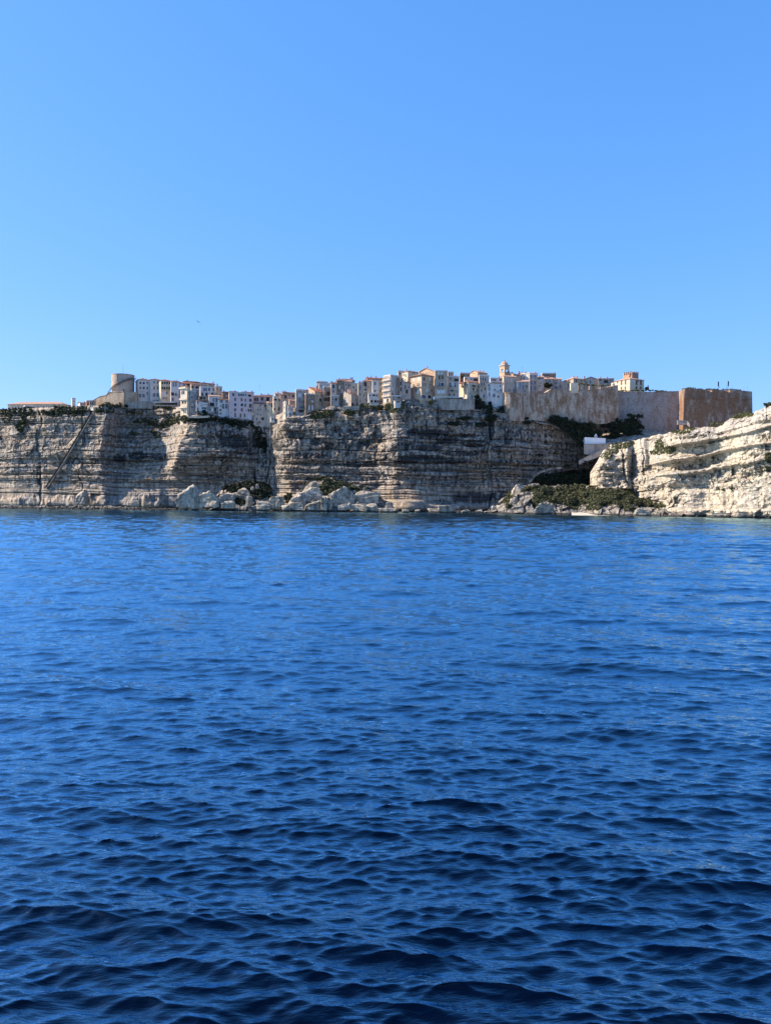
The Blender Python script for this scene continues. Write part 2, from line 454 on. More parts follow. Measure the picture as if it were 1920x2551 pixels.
    b2, _e = blocks(u / 2.6 + 9, z / 1.9, 2, .5)
    bw = sstep(10, 24, z)
    Y = Y + (1.0 * bh + 0.4 * b2) * bw + 0.6 * gauss(be, 0, .05) * bw
    # broad bays and ribs
    Y = Y + 2.6 * fbm(u / 30 + 40, z / 60, 140, 3) * sstep(8, 20, z)
    # the wave-cut notch
    Y = Y + 3.0 * gauss(z, 0.3, 1.3)
    # diagonal stairway groove cut in the left face
    sx0, sz0, sx1, sz1 = STAIR
    tt = np.clip((z - sz1) / (sz0 - sz1), 0, 1)
    lx = sx1 + (sx0 - sx1) * tt ** 0.93
    Y = Y + 3.2 * sstep(-5.0, -3.8, px - lx) * (1 - sstep(-1.8, -0.6, px - lx)) * sstep(sz1 - 1, sz1 + 1, z)
    return Y
STAIR = (229.0, float(z_at(229, 1034, 556)), 116.0, float(z_at(116, 1214, 552)))

# dark lichen and seepage stains, some patches painting overhang shade: px, py, half width, half height, strength
STAIN_SHADE = [(760,1135,70,10,.8),(830,1110,60,12,.7),(910,1110,40,14,.8),(700,1165,50,6,.7),(560,1140,60,10,.6),(500,1125,40,10,.5),(900,1155,60,7,.8),(1300,1075,50,8,.6),(1350,1085,40,6,.6),(1250,1150,60,6,.7),(1330,1150,60,5,.6),(1180,1105,40,12,.8),(1160,1085,40,8,.8),(1000,1110,40,10,.7),(1060,1115,60,9,.9),(585,1100,48,20,1.0),(560,1082,40,14,.7),(640,1090,14,50,.8),(615,1125,45,14,.6),(690,1110,22,16,.9),(735,1085,34,14,.7),(790,1100,24,14,.8),
          (860,1075,60,16,.55),(940,1090,40,18,.6),(1075,1080,50,13,1.0),(1110,1095,40,14,.9),(1030,1078,26,12,.8),(1050,1140,80,9,.95),(1150,1130,60,8,.8),
          (1010,1150,40,8,.9),(960,1148,28,9,.8),(1120,1150,80,7,.8),(1222,1060,9,50,.9),(1215,1035,12,22,1.0),(1130,1055,60,6,.8),(1195,1058,26,8,.9),
          (1265,1095,14,18,.8),(1275,1082,22,10,.7),(1240,1120,18,16,.6),(1330,1098,40,5,.6),(1400,1105,30,5,.6),(1290,1130,50,6,.5),
          (345,1135,30,12,.9),(300,1140,22,14,.8),(400,1138,34,10,.8),(235,1150,16,12,.7),(190,1150,18,10,.6),(150,1105,14,10,.5),(97,1180,8,40,.7),(30,1105,30,18,.5),
          (60,1075,26,14,.5),(1180,1240,60,16,.9),(1250,1235,40,14,.8),(1110,1250,40,8,.6),(500,1060,30,10,.4),(740,1150,60,6,.5),(830,1165,40,6,.5),
          (300,1085,60,6,.5),(360,1070,50,6,.5),(320,1100,60,5,.5),(700,1140,30,6,.7),(670,1075,20,16,.7),(880,1130,40,7,.5)]
def build_cliff():
    nx, nz = 1240, 200
    px = np.linspace(-80, 1570, nx)
    t = np.linspace(0, 1, nz)
    PX, T = np.meshgrid(px, t)
    zt = z_at(PX, tab(T_TAB, PX), top_depth(PX))
    zt = zt + 0.9 * fbm(PX / 9, 0 * PX, 70, 3)
    Z = -1.5 + (zt + 1.5) * T
    Y = cliff_depth(PX, Z)
    X = slope_x(PX) * Y
    # stains and painted overhang shade in picture coordinates, evaluated on the undisplaced face
    hz = 1251 + (PX - 960) * math.tan(ROLL)
    PY = hz - (Z - CAMZ) / Y * FPX
    S = 0.30 * sstep(470, 520, PX) * (1 - 0.8 * (1 - sstep(14, 18, Z))) + 0.08 + 0.10 * fbm(PX / 60, Z / 10, 181, 3)
    for sx, sy, rw, rh, k in STAIN_SHADE:
        e = ((PX - sx) / rw) ** 2 + ((PY - sy) / rh) ** 2
        S = np.maximum(S, k * (1 - sstep(0.35, 1.25, e)))
    S = np.maximum(S, 0.9 * gauss(Z, 0.2, 1.5))
    # top: run the sheet back over the plateau
    rows = []
    tmin = np.array([tab(T_TAB, np.clip(px + k, -80, 1235)) for k in range(-90, 91, 15)]).min(0)
    zroof = np.where(px < 1235, z_at(px, tmin, top_depth(px)), -99)
    zback = Z[-1]; yb = Y[-1]
    for k, (dy, dz) in enumerate(((0.8, .25), (2, .5), (4, .8), (8, 1.0), (16, 1.3), (35, 2), (70, 3), (140, 4), (190, -30))):
        zl = z_at(px, tab(T_TAB, px), top_depth(px)); zl = np.where(dy >= 8, np.maximum(zl, zroof - 1.0), zl)
        yy = yb * max(0, 1 - dy / 30) + (tab(B_TAB, px) + 9) * min(1, dy / 30) + dy
        rows.append((px, yy, zback * (1 - min(1, dy / 8)) + zl * min(1, dy / 8) + dz * (px < 1235) ))
    xs = np.stack([slope_x(r[0]) * r[1] for r in rows]); ys = np.stack([r[1] for r in rows]); zs = np.stack([r[2] for r in rows])
    X = np.concatenate([X, xs]); Y = np.concatenate([Y, ys]); Z = np.concatenate([Z, zs]); S = np.concatenate([S, 0 * xs])
    me = grid_mesh('cliff', X, Y, Z, {'stain_shade': S})
    return tag(link('cliff', me, M['cliff']), kind='structure')
build_cliff()

# ------------------------------------------------------------------ bare slope under the ramparts, behind the chapel
def build_back_slope():
    px = np.linspace(1270, 1960, 330)
    t = np.linspace(0, 1, 90)
    PX, T = np.meshgrid(px, t)
    y_bot = np.interp(PX, [1270, 1300, 1370, 1420, 1460, 1500, 1560, 1650, 1760, 1960], [1046, 1048, 1058, 1082, 1108, 1128, 1130, 1120, 1100, 1080])
    y_top = np.interp(PX, [1270, 1300, 1420, 1470, 1540, 1640, 1700, 1760, 1880, 1960], [1026, 1027, 1036, 1040, 1036, 1046, 1058, 1060, 1052, 1050])
    d_bot = np.interp(PX, [1270, 1400, 1500, 1600, 1960], [512, 518, 520, 500, 500])
    d_top = np.interp(PX, [1270, 1400, 1540, 1700, 1960], [521, 535, 560, 568, 580])
    PY = y_bot + (y_top - y_bot) * T
    D = d_bot + (d_top - d_bot) * T ** 1.3
    u = PX * .27; w = T * 30
    D = D + 1.6 * fbm(u / 7, w / 5, 81, 4) + 1.2 * np.floor(3 * fbm(u / 30, w / 5, 83, 2) + 6 * T) % 1.0
    X, Y, Z = at(PX, PY, D)
    Z = Z + 0.7 * fbm(u / 4, w / 3, 85, 3)
    S = np.full_like(X, -0.1)
    me = grid_mesh('hillside', X, Y, Z, {'stain_shade': S})
    tag(link('hillside', me, M['cliff']), kind='structure')
build_back_slope()

# ------------------------------------------------------------------ white promontory at the right
P_B = [(1470,470),(1484,448),(1500,442),(1540,439),(1562,436),(1575,446),(1600,432),(1618,424),(1640,417),(1665,404),(1700,396),(1760,387),(1810,376),(1850,366),(1920,352),(2010,336)]
P_T = [(1470,1178),(1482,1158),(1490,1142),(1502,1122),(1522,1105),(1560,1097),(1600,1090),(1622,1082),(1650,1080),(1664,1076),(1690,1070),(1720,1063),(1790,1058),(1801,1050),
       (1815,1039),(1868,1030),(1880,1021),(1900,1012),(1920,1004),(2010,980)]
def prom_depth(px, z, zt, detail=True):
    Y = tab(P_B, px) + 5 * z / 50 + 5 * fbm(px / 90, z / 40, 155, 3)
    below = zt - z
    Y = Y + 16 * np.clip(1 - below / 9.0, 0, 1) ** 1.6
    zr = z - (px - 1560) * 0.022                       # beds rise to the right
    # long smooth scooped bays under overhanging lips
    for zc, hw, dp, a, b in ((31.0, 3.3, 7.0, 1668, 1815), (24.0, 3.0, 8.5, 1612, 1835), (36.8, 1.0, 3, 1668, 1960), (12.0, 2.0, 3.0, 1640, 1800), (27.4, .6, -3.5, 1640, 1960), (20.0, 1.0, -4.5, 1620, 1990), (34.6, .6, -3, 1670, 1990)):
        zz = zr + 1.0 * vnoise(px / 60, 0 * px + zc, 90)
        prof = np.exp(-np.abs((zz - zc) / hw) ** 3)
        Y = Y + dp * prof * sstep(a - 30, a + 30, px) * (1 - sstep(b - 60 + 9 * vnoise(z / 2.0, 0 * z + zc, 93), b + 14, px))
    # left block above the green slope is undercut
    Y = Y + 9 * (1 - sstep(14.0, 15.2, z)) * (1 - sstep(1555, 1575, px))
    Y = Y - 7 * gauss(px, 1578, 12) * (1 - sstep(18, 24, z)) * (0.4 + 0.6 * np.abs(z - 9) / 10)
    Y = Y + 8 * gauss(px, 1618, 12) * sstep(20, 30, z)
    Y = Y - 5 * (1 - sstep(3.0, 5.5, z)) * sstep(1580, 1640, px)
    if not detail: return Y
    u = px * .24
    zw = zr + 0.9 * fbm(u / 30, z / 25, 101, 3) + 0.3 * fbm(u / 5, z / 3, 102, 2)
    li = np.searchsorted(LAY, zw + 2.0)
    rough = 0.4 + 0.6 * sstep(-.2, .25, fbm(u / 22 + 5, zr / 6, 120, 2))
    Y = Y + (LAY_OFF[(li + 13) % 90] * 0.9 + 0.8 * vnoise(u / 10, li * 3.3, 103)) * rough
    Y = Y + rough * (1.8 * fbm(u / 3.6, z / 2.4, 104, 4) + 1.5 * np.abs(fbm(u / 2.0, z / 1.6, 108, 3)))
    Y = Y + 1.6 * fbm(u / 12, z / 10, 110, 3)
    for jx, w, dp in ((1560, 2.5, 2.5), (1604, 2.2, 2)):
        Y = Y + dp * gauss(px + 9 * fbm(z / 7, 0 * z + jx, 15, 3) + (z - 20) * .4, jx, w) * sstep(10, 20, z)
    bh, be = blocks(u / 6, z / 3.6, 4, .4)
    b2, _e = blocks(u / 2.2, z / 1.5, 5, .6)
    Y = Y + rough * (1.5 * bh + 0.8 * b2)
    Y = Y + 3.0 * gauss(z, 0.6, 1.4) * (0.6 + 0.4 * vnoise(px / 15, 0 * px, 66))
    return Y
def build_prom():
    nx, nz = 480, 210
    px = np.linspace(1470, 2010, nx); t = np.linspace(0, 1, nz)
    PX, T = np.meshgrid(px, t)
    zt = z_at(PX, tab(P_T, PX), tab(P_B, PX) + 14) + 0.6 * fbm(PX / 8, 0 * PX, 170, 3)
    Z = -1.5 + (zt + 1.5) * T
    Y = prom_depth(PX, Z, zt)
    X = slope_x(PX) * Y
    S = np.full_like(X, -0.2)
    S = np.maximum(S, 0.9 * gauss(Z, 0.2, 1.2))
    hz = 1251 + (PX - 960) * math.tan(ROLL)
    PY = hz - (Z - CAMZ) / Y * FPX
    for sx, sy, rw, rh, k in ((1640,1100,26,20,.55),(1660,1118,30,10,.6),(1905,1130,22,30,.5),(1700,1080,50,6,.45),(1850,1048,40,12,.35),(1585,1205,14,16,.4),(1800,1215,60,10,.35),(1900,1170,30,10,.6)):
        e = ((PX - sx) / rw) ** 2 + ((PY - sy) / rh) ** 2
        S = np.maximum(S, k * (1 - sstep(0.35, 1.25, e)))
    yb = Y[-1]; zb = Z[-1]
    xs, ys, zs = [], [], []
    for dy, dz in ((1.5, .15), (5, .3), (12, .3), (25, -1), (50, -3), (90, -8), (150, -30)):
        y = yb + dy; xs.append(slope_x(px) * y); ys.append(y); zs.append(zb + dz)
    X = np.concatenate([X, np.stack(xs)]); Y = np.concatenate([Y, np.stack(ys)]); Z = np.concatenate([Z, np.stack(zs)]); S = np.concatenate([S, np.zeros((7, nx))])
    tag(link('promontory', grid_mesh('promontory', X, Y, Z, {'stain_shade': S}), M['white_cliff']), kind='structure')
build_prom()
# ------------------------------------------------------------------ rubble mounds at the cliff foot
def sea_depth(px, py):
    """depth at which the line of sight meets the sea"""
    dx, dy, dz = ray(px, py)
    return np.where(dz < -1e-5, -CAMZ * dy / np.minimum(dz, -1e-5), 1e4)
def mound(name, crest, d_front, d_back, seed, mat, amp=1.5, cell=5.0, nx=260, nz=90, smoothness=0.0, shift=None):
    c = np.array(crest, float)
    px = np.linspace(c[0, 0], c[-1, 0], nx); t = np.linspace(0, 1, nz)
    PX, T = np.meshgrid(px, t)
    yc = np.interp(PX, c[:, 0], c[:, 1])
    zc = z_at(PX, yc, d_back)
    zc = np.maximum(zc, -1)
    prof = np.where(T < 0.7, (T / 0.7) ** 0.75, 1 - 0.35 * ((T - 0.7) / 0.3) ** 2)
    Z = -1.2 + (zc + 1.2) * prof
    D = d_front + (d_back - d_front) * np.minimum(T / 0.7, 1) + np.maximum(T - 0.7, 0) / 0.3 * 18
    if shift: D = D + np.interp(PX, shift[0], shift[1])
    u = PX * 0.25; w = T * 40
    h, e = blocks(u / cell, w / (cell * 1.1), seed, .5)
    h2, e2 = blocks(u / 1.9, w / 2.2, seed + 1, .5)
    ed = np.clip(T * 8, 0, 1)
    D = D - amp * h * ed - 0.45 * h2 * ed * (1 - smoothness) + 1.2 * gauss(e, 0, .06)
    Z = Z + (0.5 * amp * h + 0.3 * h2) * ed * (1 - smoothness * .6) + 0.5 * fbm(u / 3, w / 3, seed + 7, 3) * ed
    X = slope_x(PX) * D
    S = np.maximum(0.9 * gauss(Z, 0.1, 0.9), 0.75 * gauss(e, 0, .16))  # crevice shade painted dark between the blocks, plus the wet band at the waterline
    return tag(link(name, grid_mesh(name, X, D, Z, {'stain_shade': S}), mat), kind='structure'), (PX, D, Z)
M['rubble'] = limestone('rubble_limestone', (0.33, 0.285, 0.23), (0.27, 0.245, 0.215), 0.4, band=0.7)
MD = {}
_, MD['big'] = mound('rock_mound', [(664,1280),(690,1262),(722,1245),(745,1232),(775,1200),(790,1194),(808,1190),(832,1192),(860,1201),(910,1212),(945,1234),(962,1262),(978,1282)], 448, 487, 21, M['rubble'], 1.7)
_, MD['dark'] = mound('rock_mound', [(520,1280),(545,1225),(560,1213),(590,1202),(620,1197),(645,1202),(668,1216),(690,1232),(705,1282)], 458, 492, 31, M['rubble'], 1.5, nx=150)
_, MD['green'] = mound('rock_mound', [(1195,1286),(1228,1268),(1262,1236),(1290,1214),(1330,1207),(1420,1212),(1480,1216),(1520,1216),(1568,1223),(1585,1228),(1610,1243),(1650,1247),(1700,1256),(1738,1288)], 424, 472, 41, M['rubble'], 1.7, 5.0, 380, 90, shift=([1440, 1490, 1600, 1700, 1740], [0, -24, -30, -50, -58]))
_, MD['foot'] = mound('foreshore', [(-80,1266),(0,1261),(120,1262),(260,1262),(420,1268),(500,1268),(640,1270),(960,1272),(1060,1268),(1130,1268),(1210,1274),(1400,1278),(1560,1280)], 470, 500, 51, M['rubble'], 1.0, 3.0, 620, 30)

# beach and shingle spit
def beach():
    px = np.linspace(1425, 1625, 90); t = np.linspace(0, 1, 14)
    PX, T = np.meshgrid(px, t)
    D = 398 - 4 * np.sin((PX - 1425) / 200 * math.pi) + T * 22
    Z = -0.35 + 1.6 * T + 0.12 * fbm(PX / 6, T * 9, 91, 3)
    tag(link('beach', grid_mesh('beach', slope_x(PX) * D, D, Z, smooth=True), M['sand']), kind='structure')
beach()

# ------------------------------------------------------------------ boulders
def rock_mesh(seed, tilt=0, boxy=0.5, sub=3):
    rs = np.random.RandomState(seed)
    bm = bmesh.new(); bmesh.ops.create_icosphere(bm, subdivisions=sub, radius=1)
    V = np.array([v.co[:] for v in bm.verts])
    N = []
    c, s = math.cos(R(tilt)), math.sin(R(tilt))
    for ax in range(3):
        for sg in (-1, 1):
            n = np.zeros(3); n[ax] = sg
            n = n + rs.normal(0, .2, 3)
            n = np.array([c * n[0] - s * n[2], n[1], s * n[0] + c * n[2]])
            N.append((n / np.linalg.norm(n), rs.uniform(.5, .72)))
    for _ in range(7):
        n = rs.normal(size=3); N.append((n / np.linalg.norm(n), rs.uniform(.62, .92)))
    H2 = V * np.array([1, 1, 0]); hn = np.linalg.norm(H2, axis=1); low = V[:, 2] < 0
    V0 = V.copy(); V = np.where(low[:, None] & (hn[:, None] > 1e-3), H2 / np.maximum(hn, 1e-3)[:, None], V)
    r = np.full(len(V), 1.15)
    for n, d in N:
        q = V @ n
        r = np.where(q > 1e-3, np.minimum(r, d / np.maximum(q, 1e-3)), r)
    P = V * r[:, None]
    P = np.where(low[:, None], P * np.minimum(1, hn * 1.6)[:, None] + np.array([0, 0, 1.0]) * (V0[:, 2] * .75)[:, None], P)
    bed = np.sin((P @ np.array([s, .2, c])) * 17 + rs.rand() * 6); P = P * (1 + .035 * np.sign(bed) * np.abs(bed) ** .3)[:, None]
    ph = rs.uniform(0, 6, (6, 4)); k = rs.normal(size=(6, 3)) * np.array([3, 3, 5, 7, 9, 12])[:, None]
    n = sum(np.sin(P @ k[i] + ph[i, 0]) * a for i, a in enumerate((.03, .03, .02, .015, .012, .01)))
    P = P * (1 + n)[:, None]
    lo, hi = P.min(0), P.max(0)
    P = (P - (lo + hi) / 2) / (hi - lo)            # unit box, centred
    for v, p_ in zip(bm.verts, P): v.co = p_
    me = bpy.data.meshes.new('boulder'); bm.to_mesh(me); bm.free()
    me.materials.append(M['boulder'])
    return me
ROCKS = {}
def boulder(zone, x0, y0, x1, y1, depth, label, tilt=0, group=None, thick=0.8, name='boulder', seed=None):
    if zone in ('C5', 'C6') and y1 > 1800: depth = float(sea_depth((zx(zone, x0) + zx(zone, x1)) / 2, zy(zone, y1) - 1.0))
    elif zone == 'C6': depth = float(tab(P_B, zx(zone, x0))) - 14
    a = atv(zx(zone, x0), zy(zone, y1), depth); b = atv(zx(zone, x1), zy(zone, y0), depth)
    w, h = b.x - a.x, b.z - a.z
    key = (len(ROCKS) if seed is None else seed)
    me = rock_mesh(100 + key, tilt, sub=4 if w > 6 else 3); ROCKS[key] = me
    o = link(name, me, None)
    o.location = ((a.x + b.x) / 2, depth + 0.0, (a.z + b.z) / 2 - 0.06 * h)
    big = 1.25 if w > 6 else 1.05
    o.scale = (w * big, max(w, h) * thick, h * (1.14 if w > 6 else 1.1))
    tag(o, label, 'boulder', group)
    return o
G1 = 'pale boulders along the waterline'
boulder('C2', 585,1510,880,1775,463,'largest white slab-like boulder, leaning left, at the foot of the dark mound',52)
boulder('C2', 825,1585,1045,1765,459,'grey-white slanting slab resting against the largest white slab boulder',45)
boulder('C2', 1075,1610,1220,1705,466,'flat-topped pale boulder right of the slanting slab, above the rounded one',0)
boulder('C2', 1265,1550,1400,1685,470,'pale upright boulder alone in the dark scrub of the mound',10)
boulder('C2', 1070,1700,1215,1785,457,'rounded pale boulder at the water in front of the dark mound',0)
boulder('C2', 1480,1700,1630,1805,455,'grey pointed boulder at the water between the dark mound and the big mound',0)
boulder('C2', 1350,1640,1425,1765,462,'narrow whitish boulder standing low on the dark mound',80)
boulder('C2', 1210,1600,1262,1668,471,'small pale rock high on the left of the dark mound',0)
boulder('C2', 1410,1535,1452,1580,476,'small pale rock near the crest of the dark mound',0)
boulder('C2', 1468,1505,1502,1562,477,'small upright pale rock at the crest of the dark mound, rightmost there',0)
boulder('C3', 140,1650,300,1790,455,'rounded cream boulder at the left end of the big mound',0)
boulder('C3', 225,1670,310,1775,453,'upright cream boulder beside the rounded one at the left end of the big mound',70)
boulder('C3', 380,1600,560,1785,457,'tall sloping white boulder at the left flank of the big mound',55)
boulder('C3', 440,1545,760,1730,463,'broad white rock face forming the left half of the big mound',35)
boulder('C3', 410,1720,530,1805,450,'small cream boulder at the water under the broad white rock face',0)
boulder('C3', 560,1690,770,1805,452,'wide low white boulder at the water left of the two upright stones',15)
boulder('C3', 740,1640,822,1815,450,'tall upright stone at the water, left one of two side by side',80)
boulder('C3', 812,1690,872,1805,450,'narrow upright stone at the water, right one of two side by side',85)
boulder('C3', 850,1535,1110,1765,458,'long white slab leaning up to the right on the big mound',42)
boulder('C3', 590,1470,705,1565,476,'white rock high under the green crest of the big mound',50)
boulder('C3', 1130,1585,1390,1730,462,'pale pitted rock on the right shoulder of the big mound',-20)
for k, (x0, y0, x1, y1) in enumerate(((930,1730,1040,1805),(1030,1720,1112,1795),(1110,1735,1262,1825),(280,1745,390,1815))):
    boulder('C3', x0, y0, x1, y1, 448, ('low boulder just right of the leaning slab at the water by the big mound', 'second low boulder right of the leaning slab at the water by the big mound', 'widest low boulder at the water below the pitted rock of the big mound', 'low grey boulder at the water below the tall sloping white boulder')[k], 20, 'low boulders along the big mound')
boulder('C3', 1250,1730,1400,1835,449,'dark-shaded grey boulder at the right end of the big mound',10)
boulder('C3', 1420,1785,1610,1835,446,'flat dark boulder at the water right of the big mound',0)
boulder('C3', 1480,1715,1570,1790,450,'pointed pale boulder behind the flat dark one right of the big mound',0)
boulder('C4', 620,1750,795,1845,444,'large rounded boulder at the water below the layered outcrop',10)
for k, (x0, y0, x1, y1) in enumerate(((335,1800,405,1845),(495,1790,625,1840),(870,1800,960,1855),(1030,1800,1115,1855),(1120,1815,1220,1855),(190,1795,270,1835))):
    boulder('C4', x0, y0, x1, y1, 443, ('small dark round boulder left of the large rounded one under the layered outcrop', 'long low boulder touching the left of the large rounded one', 'small boulder first to the right of the large rounded one under the main cliff',
            'square dark boulder under the main cliff, second right of the large rounded one', 'flat boulder at the water nearest the left end of the green mound', 'small flat boulder at the left foot of the layered outcrop')[k], 0, 'small boulders under the main cliff')
boulder('C4', 1215,1755,1290,1825,446,'small rounded cream boulder at the left end of the green mound',0)
boulder('C4', 1285,1750,1385,1835,444,'low cream boulder beside the small rounded one left of the green mound',0)
boulder('C5', 30,1650,150,1795,447,'pale boulder on the left flank of the green mound above the water',30)
boulder('C5', 120,1690,222,1815,444,'upright white boulder on the left flank of the green mound',70)
boulder('C5', 160,1595,312,1705,456,'large white rock at the top left of the green mound',30)
boulder('C5', 78,1510,212,1645,462,'bluish-white leaning block under the dark crevice left of the green mound',50)
boulder('C5', 195,1765,330,1845,440,'grey boulder at the water left of the two big tan boulders',10)
boulder('C5', 330,1720,540,1865,440,'left one of two big tan boulders at the water below the green mound',-15)
boulder('C5', 515,1715,785,1855,439,'wider right one of two big tan boulders at the water below the green mound',-12)
boulder('C5', 960,1600,1120,1790,456,'pale rock face half covered by scrub in the middle of the green mound',30)
for k, (x0, y0, x1, y1) in enumerate(((1085,1750,1140,1815),(1165,1785,1240,1835),(1060,1820,1100,1850))):
    boulder('C5', x0, y0, x1, y1, 437, ('upright small pale rock in the scrub behind the beach', 'low dark rock behind the middle of the beach', 'smallest white rock standing on the beach')[k], 0, 'small rocks on the beach')
boulder('C6', 105,1780,255,1885,432,'dark square boulder at the right end of the pale beach',5)
boulder('C6', 318,1780,515,1870,432,'flat layered tan boulder at the water under the promontory',-5)
boulder('C6', 200,1785,330,1855,436,'pale boulder behind the dark square one at the end of the beach',30)
boulder('C6', 510,1820,645,1885,428,'low grey boulder right of the flat layered one under the promontory',20)
boulder('C6', 640,1830,765,1890,425,'low grey boulder in the middle of the row under the promontory',15)
boulder('C6', 960,1840,1175,1900,412,'dark wave-cut boulder at the water under the promontory',0)
boulder('C6', 1250,1825,1545,1905,392,'wide dark-undercut flat rock at the water, rightmost under the promontory',0)
boulder('C6', 555,1715,635,1805,432,'upright pale rock among the shrubs at the left foot of the promontory',80)
boulder('C1', 945,1655,1065,1835,530,'thin white slab leaning left at the foot of the left cliff',-62)

# ------------------------------------------------------------------ foliage
def leaves(centres, radii, per, size, seed, squash=0.75):
    """many small leaf quads spread through each clump"""
    rs = np.random.RandomState(seed)
    C = np.repeat(np.asarray(centres, float), per, 0); Rr = np.repeat(np.asarray(radii, float), per)
    n = len(C)
    d = rs.normal(size=(n, 3)); d /= np.linalg.norm(d, axis=1)[:, None]
    rad = Rr * rs.uniform(0.35, 1.05, n)
    P = C + d * rad[:, None] * np.array([1, 1, squash])
    a = rs.normal(size=(n, 3)) * .8 + d; a /= np.linalg.norm(a, axis=1)[:, None]
    b = np.cross(a, rs.normal(size=(n, 3))); b /= np.linalg.norm(b, axis=1)[:, None]
    c = np.cross(a, b)
    s = size * rs.uniform(.6, 1.3, n)[:, None]
    Q = np.stack([P - b * s - c * s * .6, P + b * s - c * s * .6, P + b * s * .8 + c * s * .6, P - b * s * .8 + c * s * .6], 1)
    return Q.reshape(-1, 3)
def surf_depth(px, py):
    """where the line of sight through a pixel meets the main cliff (by stepping)"""
    D = tab(B_TAB, px) + 4
    for _ in range(4):
        D = cliff_depth(px, z_at(px, py, D), True)
    return D
def scrub(name, patches, label, mat, surf='cliff', seed=1, r=(0.7, 1.7), dens=0.05, per=27, lift=0.2, size=0.40, depth=None):
    rs = np.random.RandomState(seed)
    cs, rr = [], []
    for (zone, x, y, rx, ry) in patches:
        cx, cy, w, h = zx(zone, x), zy(zone, y), rx / ZN[zone][2], ry / ZN[zone][2]
        n = max(2, int(math.pi * w * h * dens))
        a = rs.uniform(0, 6.283, n); q = rs.uniform(0, 1.25, n) ** .75
        px = cx + w * q * np.cos(a); py = cy + h * q * np.sin(a)
        if surf == 'cliff': D = np.minimum(surf_depth(px, py), tab(B_TAB, px) + 17)
        elif isinstance(surf, tuple):
            PX, DD, ZZ = surf
            PYg = 1251 + (PX - 960) * math.tan(ROLL) - (ZZ - CAMZ) / DD * FPX
            D = np.empty(n)
            for i in range(n):
                e = (PX - px[i]) ** 2 + (PYg - py[i]) ** 2 + (DD - DD.min()) * 0.02
                D[i] = DD.ravel()[np.argmin(e)]
        else: D = np.full(n, float(surf))
        if depth is not None: D = D + depth
        X, Y, Z = at(px, py, D - lift)
        cs.append(np.stack([X, Y, Z], 1)); rr.append(r[0] * .7 + (r[1] * 1.1 - r[0] * .7) * rs.uniform(0, 1, n) ** 1.6)
    co = leaves(np.concatenate(cs), np.concatenate(rr), per, size, seed)
    return tag(link(name, soup_mesh(name, co, 4), mat), label, 'scrub', kind='stuff')
scrub('scrub', [('C1',60,720,90,55),('C1',200,715,160,40),('C1',330,730,100,60),('C1',290,830,70,70),('C1',250,900,60,50),('C1',90,790,60,50)], 'green scrub on the slope at the far left cliff edge', M['leaf'], seed=2, dens=.075, per=36, r=(.5,1.3))
scrub('scrub', [('C1',560,720,110,35),('C1',700,690,110,50),('C1',850,690,130,45),('C1',1000,690,100,40),('C1',640,745,140,25),('C1',880,745,120,25)], 'grey-green scrub along the cliff edge below the long barracks', M['leaf'], seed=3, dens=.085, r=(.5,1.2))
scrub('scrub', [('Z2',230,920,170,50),('Z2',420,910,120,40),('Z2',150,1010,150,45),('Z2',600,930,110,40),('Z2',740,940,60,40),('Z2',860,960,40,30),('Z2',1050,930,90,45),('Z2',1250,940,130,30),('Z2',1400,950,90,30),('Z2',700,1040,180,25)], 'dark scrub hanging on the cliff edge under the water tower wall', M['leaf'], seed=4, dens=.11, r=(.5,1.3))
scrub('scrub', [('C2',240,790,90,35),('C2',380,840,60,30),('C2',550,760,130,45),('C2',440,810,70,30),('C2',300,910,90,14),('C2',120,780,60,20),('C2',60,920,60,14),('C2',330,950,50,14)], 'scrub on the terraced ledges below the pavilion', M['leaf'], seed=5, dens=.12)
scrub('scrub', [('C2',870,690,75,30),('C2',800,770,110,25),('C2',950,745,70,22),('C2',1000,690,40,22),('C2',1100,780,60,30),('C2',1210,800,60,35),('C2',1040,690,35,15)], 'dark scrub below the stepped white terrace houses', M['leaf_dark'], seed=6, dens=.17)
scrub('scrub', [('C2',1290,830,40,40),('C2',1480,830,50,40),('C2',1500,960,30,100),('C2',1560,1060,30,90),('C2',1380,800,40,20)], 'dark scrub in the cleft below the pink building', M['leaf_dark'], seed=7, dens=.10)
scrub('scrub', [('C3',740,700,110,40),('C3',820,690,60,30),('C3',1060,670,50,45),('C3',680,740,50,20)], 'scrub clinging to the cliff below the brown stone houses', M['leaf'], seed=8, dens=.16)
scrub('scrub', [('C3',1240,610,90,22),('C3',1170,660,60,18),('C3',1560,600,80,18),('C4',150,590,100,25),('C4',40,600,40,20),('C4',90,640,90,30)], 'olive scrub on the ledge below the white tower houses', M['leaf_olive'], seed=9, dens=.10)
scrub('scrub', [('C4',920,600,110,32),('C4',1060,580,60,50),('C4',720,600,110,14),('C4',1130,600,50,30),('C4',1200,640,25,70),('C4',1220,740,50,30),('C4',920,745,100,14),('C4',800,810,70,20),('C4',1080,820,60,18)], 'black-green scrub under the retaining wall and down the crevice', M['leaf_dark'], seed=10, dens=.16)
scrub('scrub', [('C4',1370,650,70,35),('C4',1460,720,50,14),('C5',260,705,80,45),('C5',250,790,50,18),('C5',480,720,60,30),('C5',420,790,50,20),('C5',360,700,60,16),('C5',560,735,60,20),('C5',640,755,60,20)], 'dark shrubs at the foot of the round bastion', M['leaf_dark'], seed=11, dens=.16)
scrub('scrub', [('C5',580,760,90,35),('C5',680,800,110,55),('C5',800,860,130,60),('C5',930,850,90,50),('C5',900,940,130,35),('C5',1020,920,90,40),('C5',850,960,80,30),('C5',880,1040,60,30)], 'dark scrub on the slope between the rampart and the white chapel', M['leaf_dark'], surf=517, seed=12, dens=.11, r=(.6,2.0))
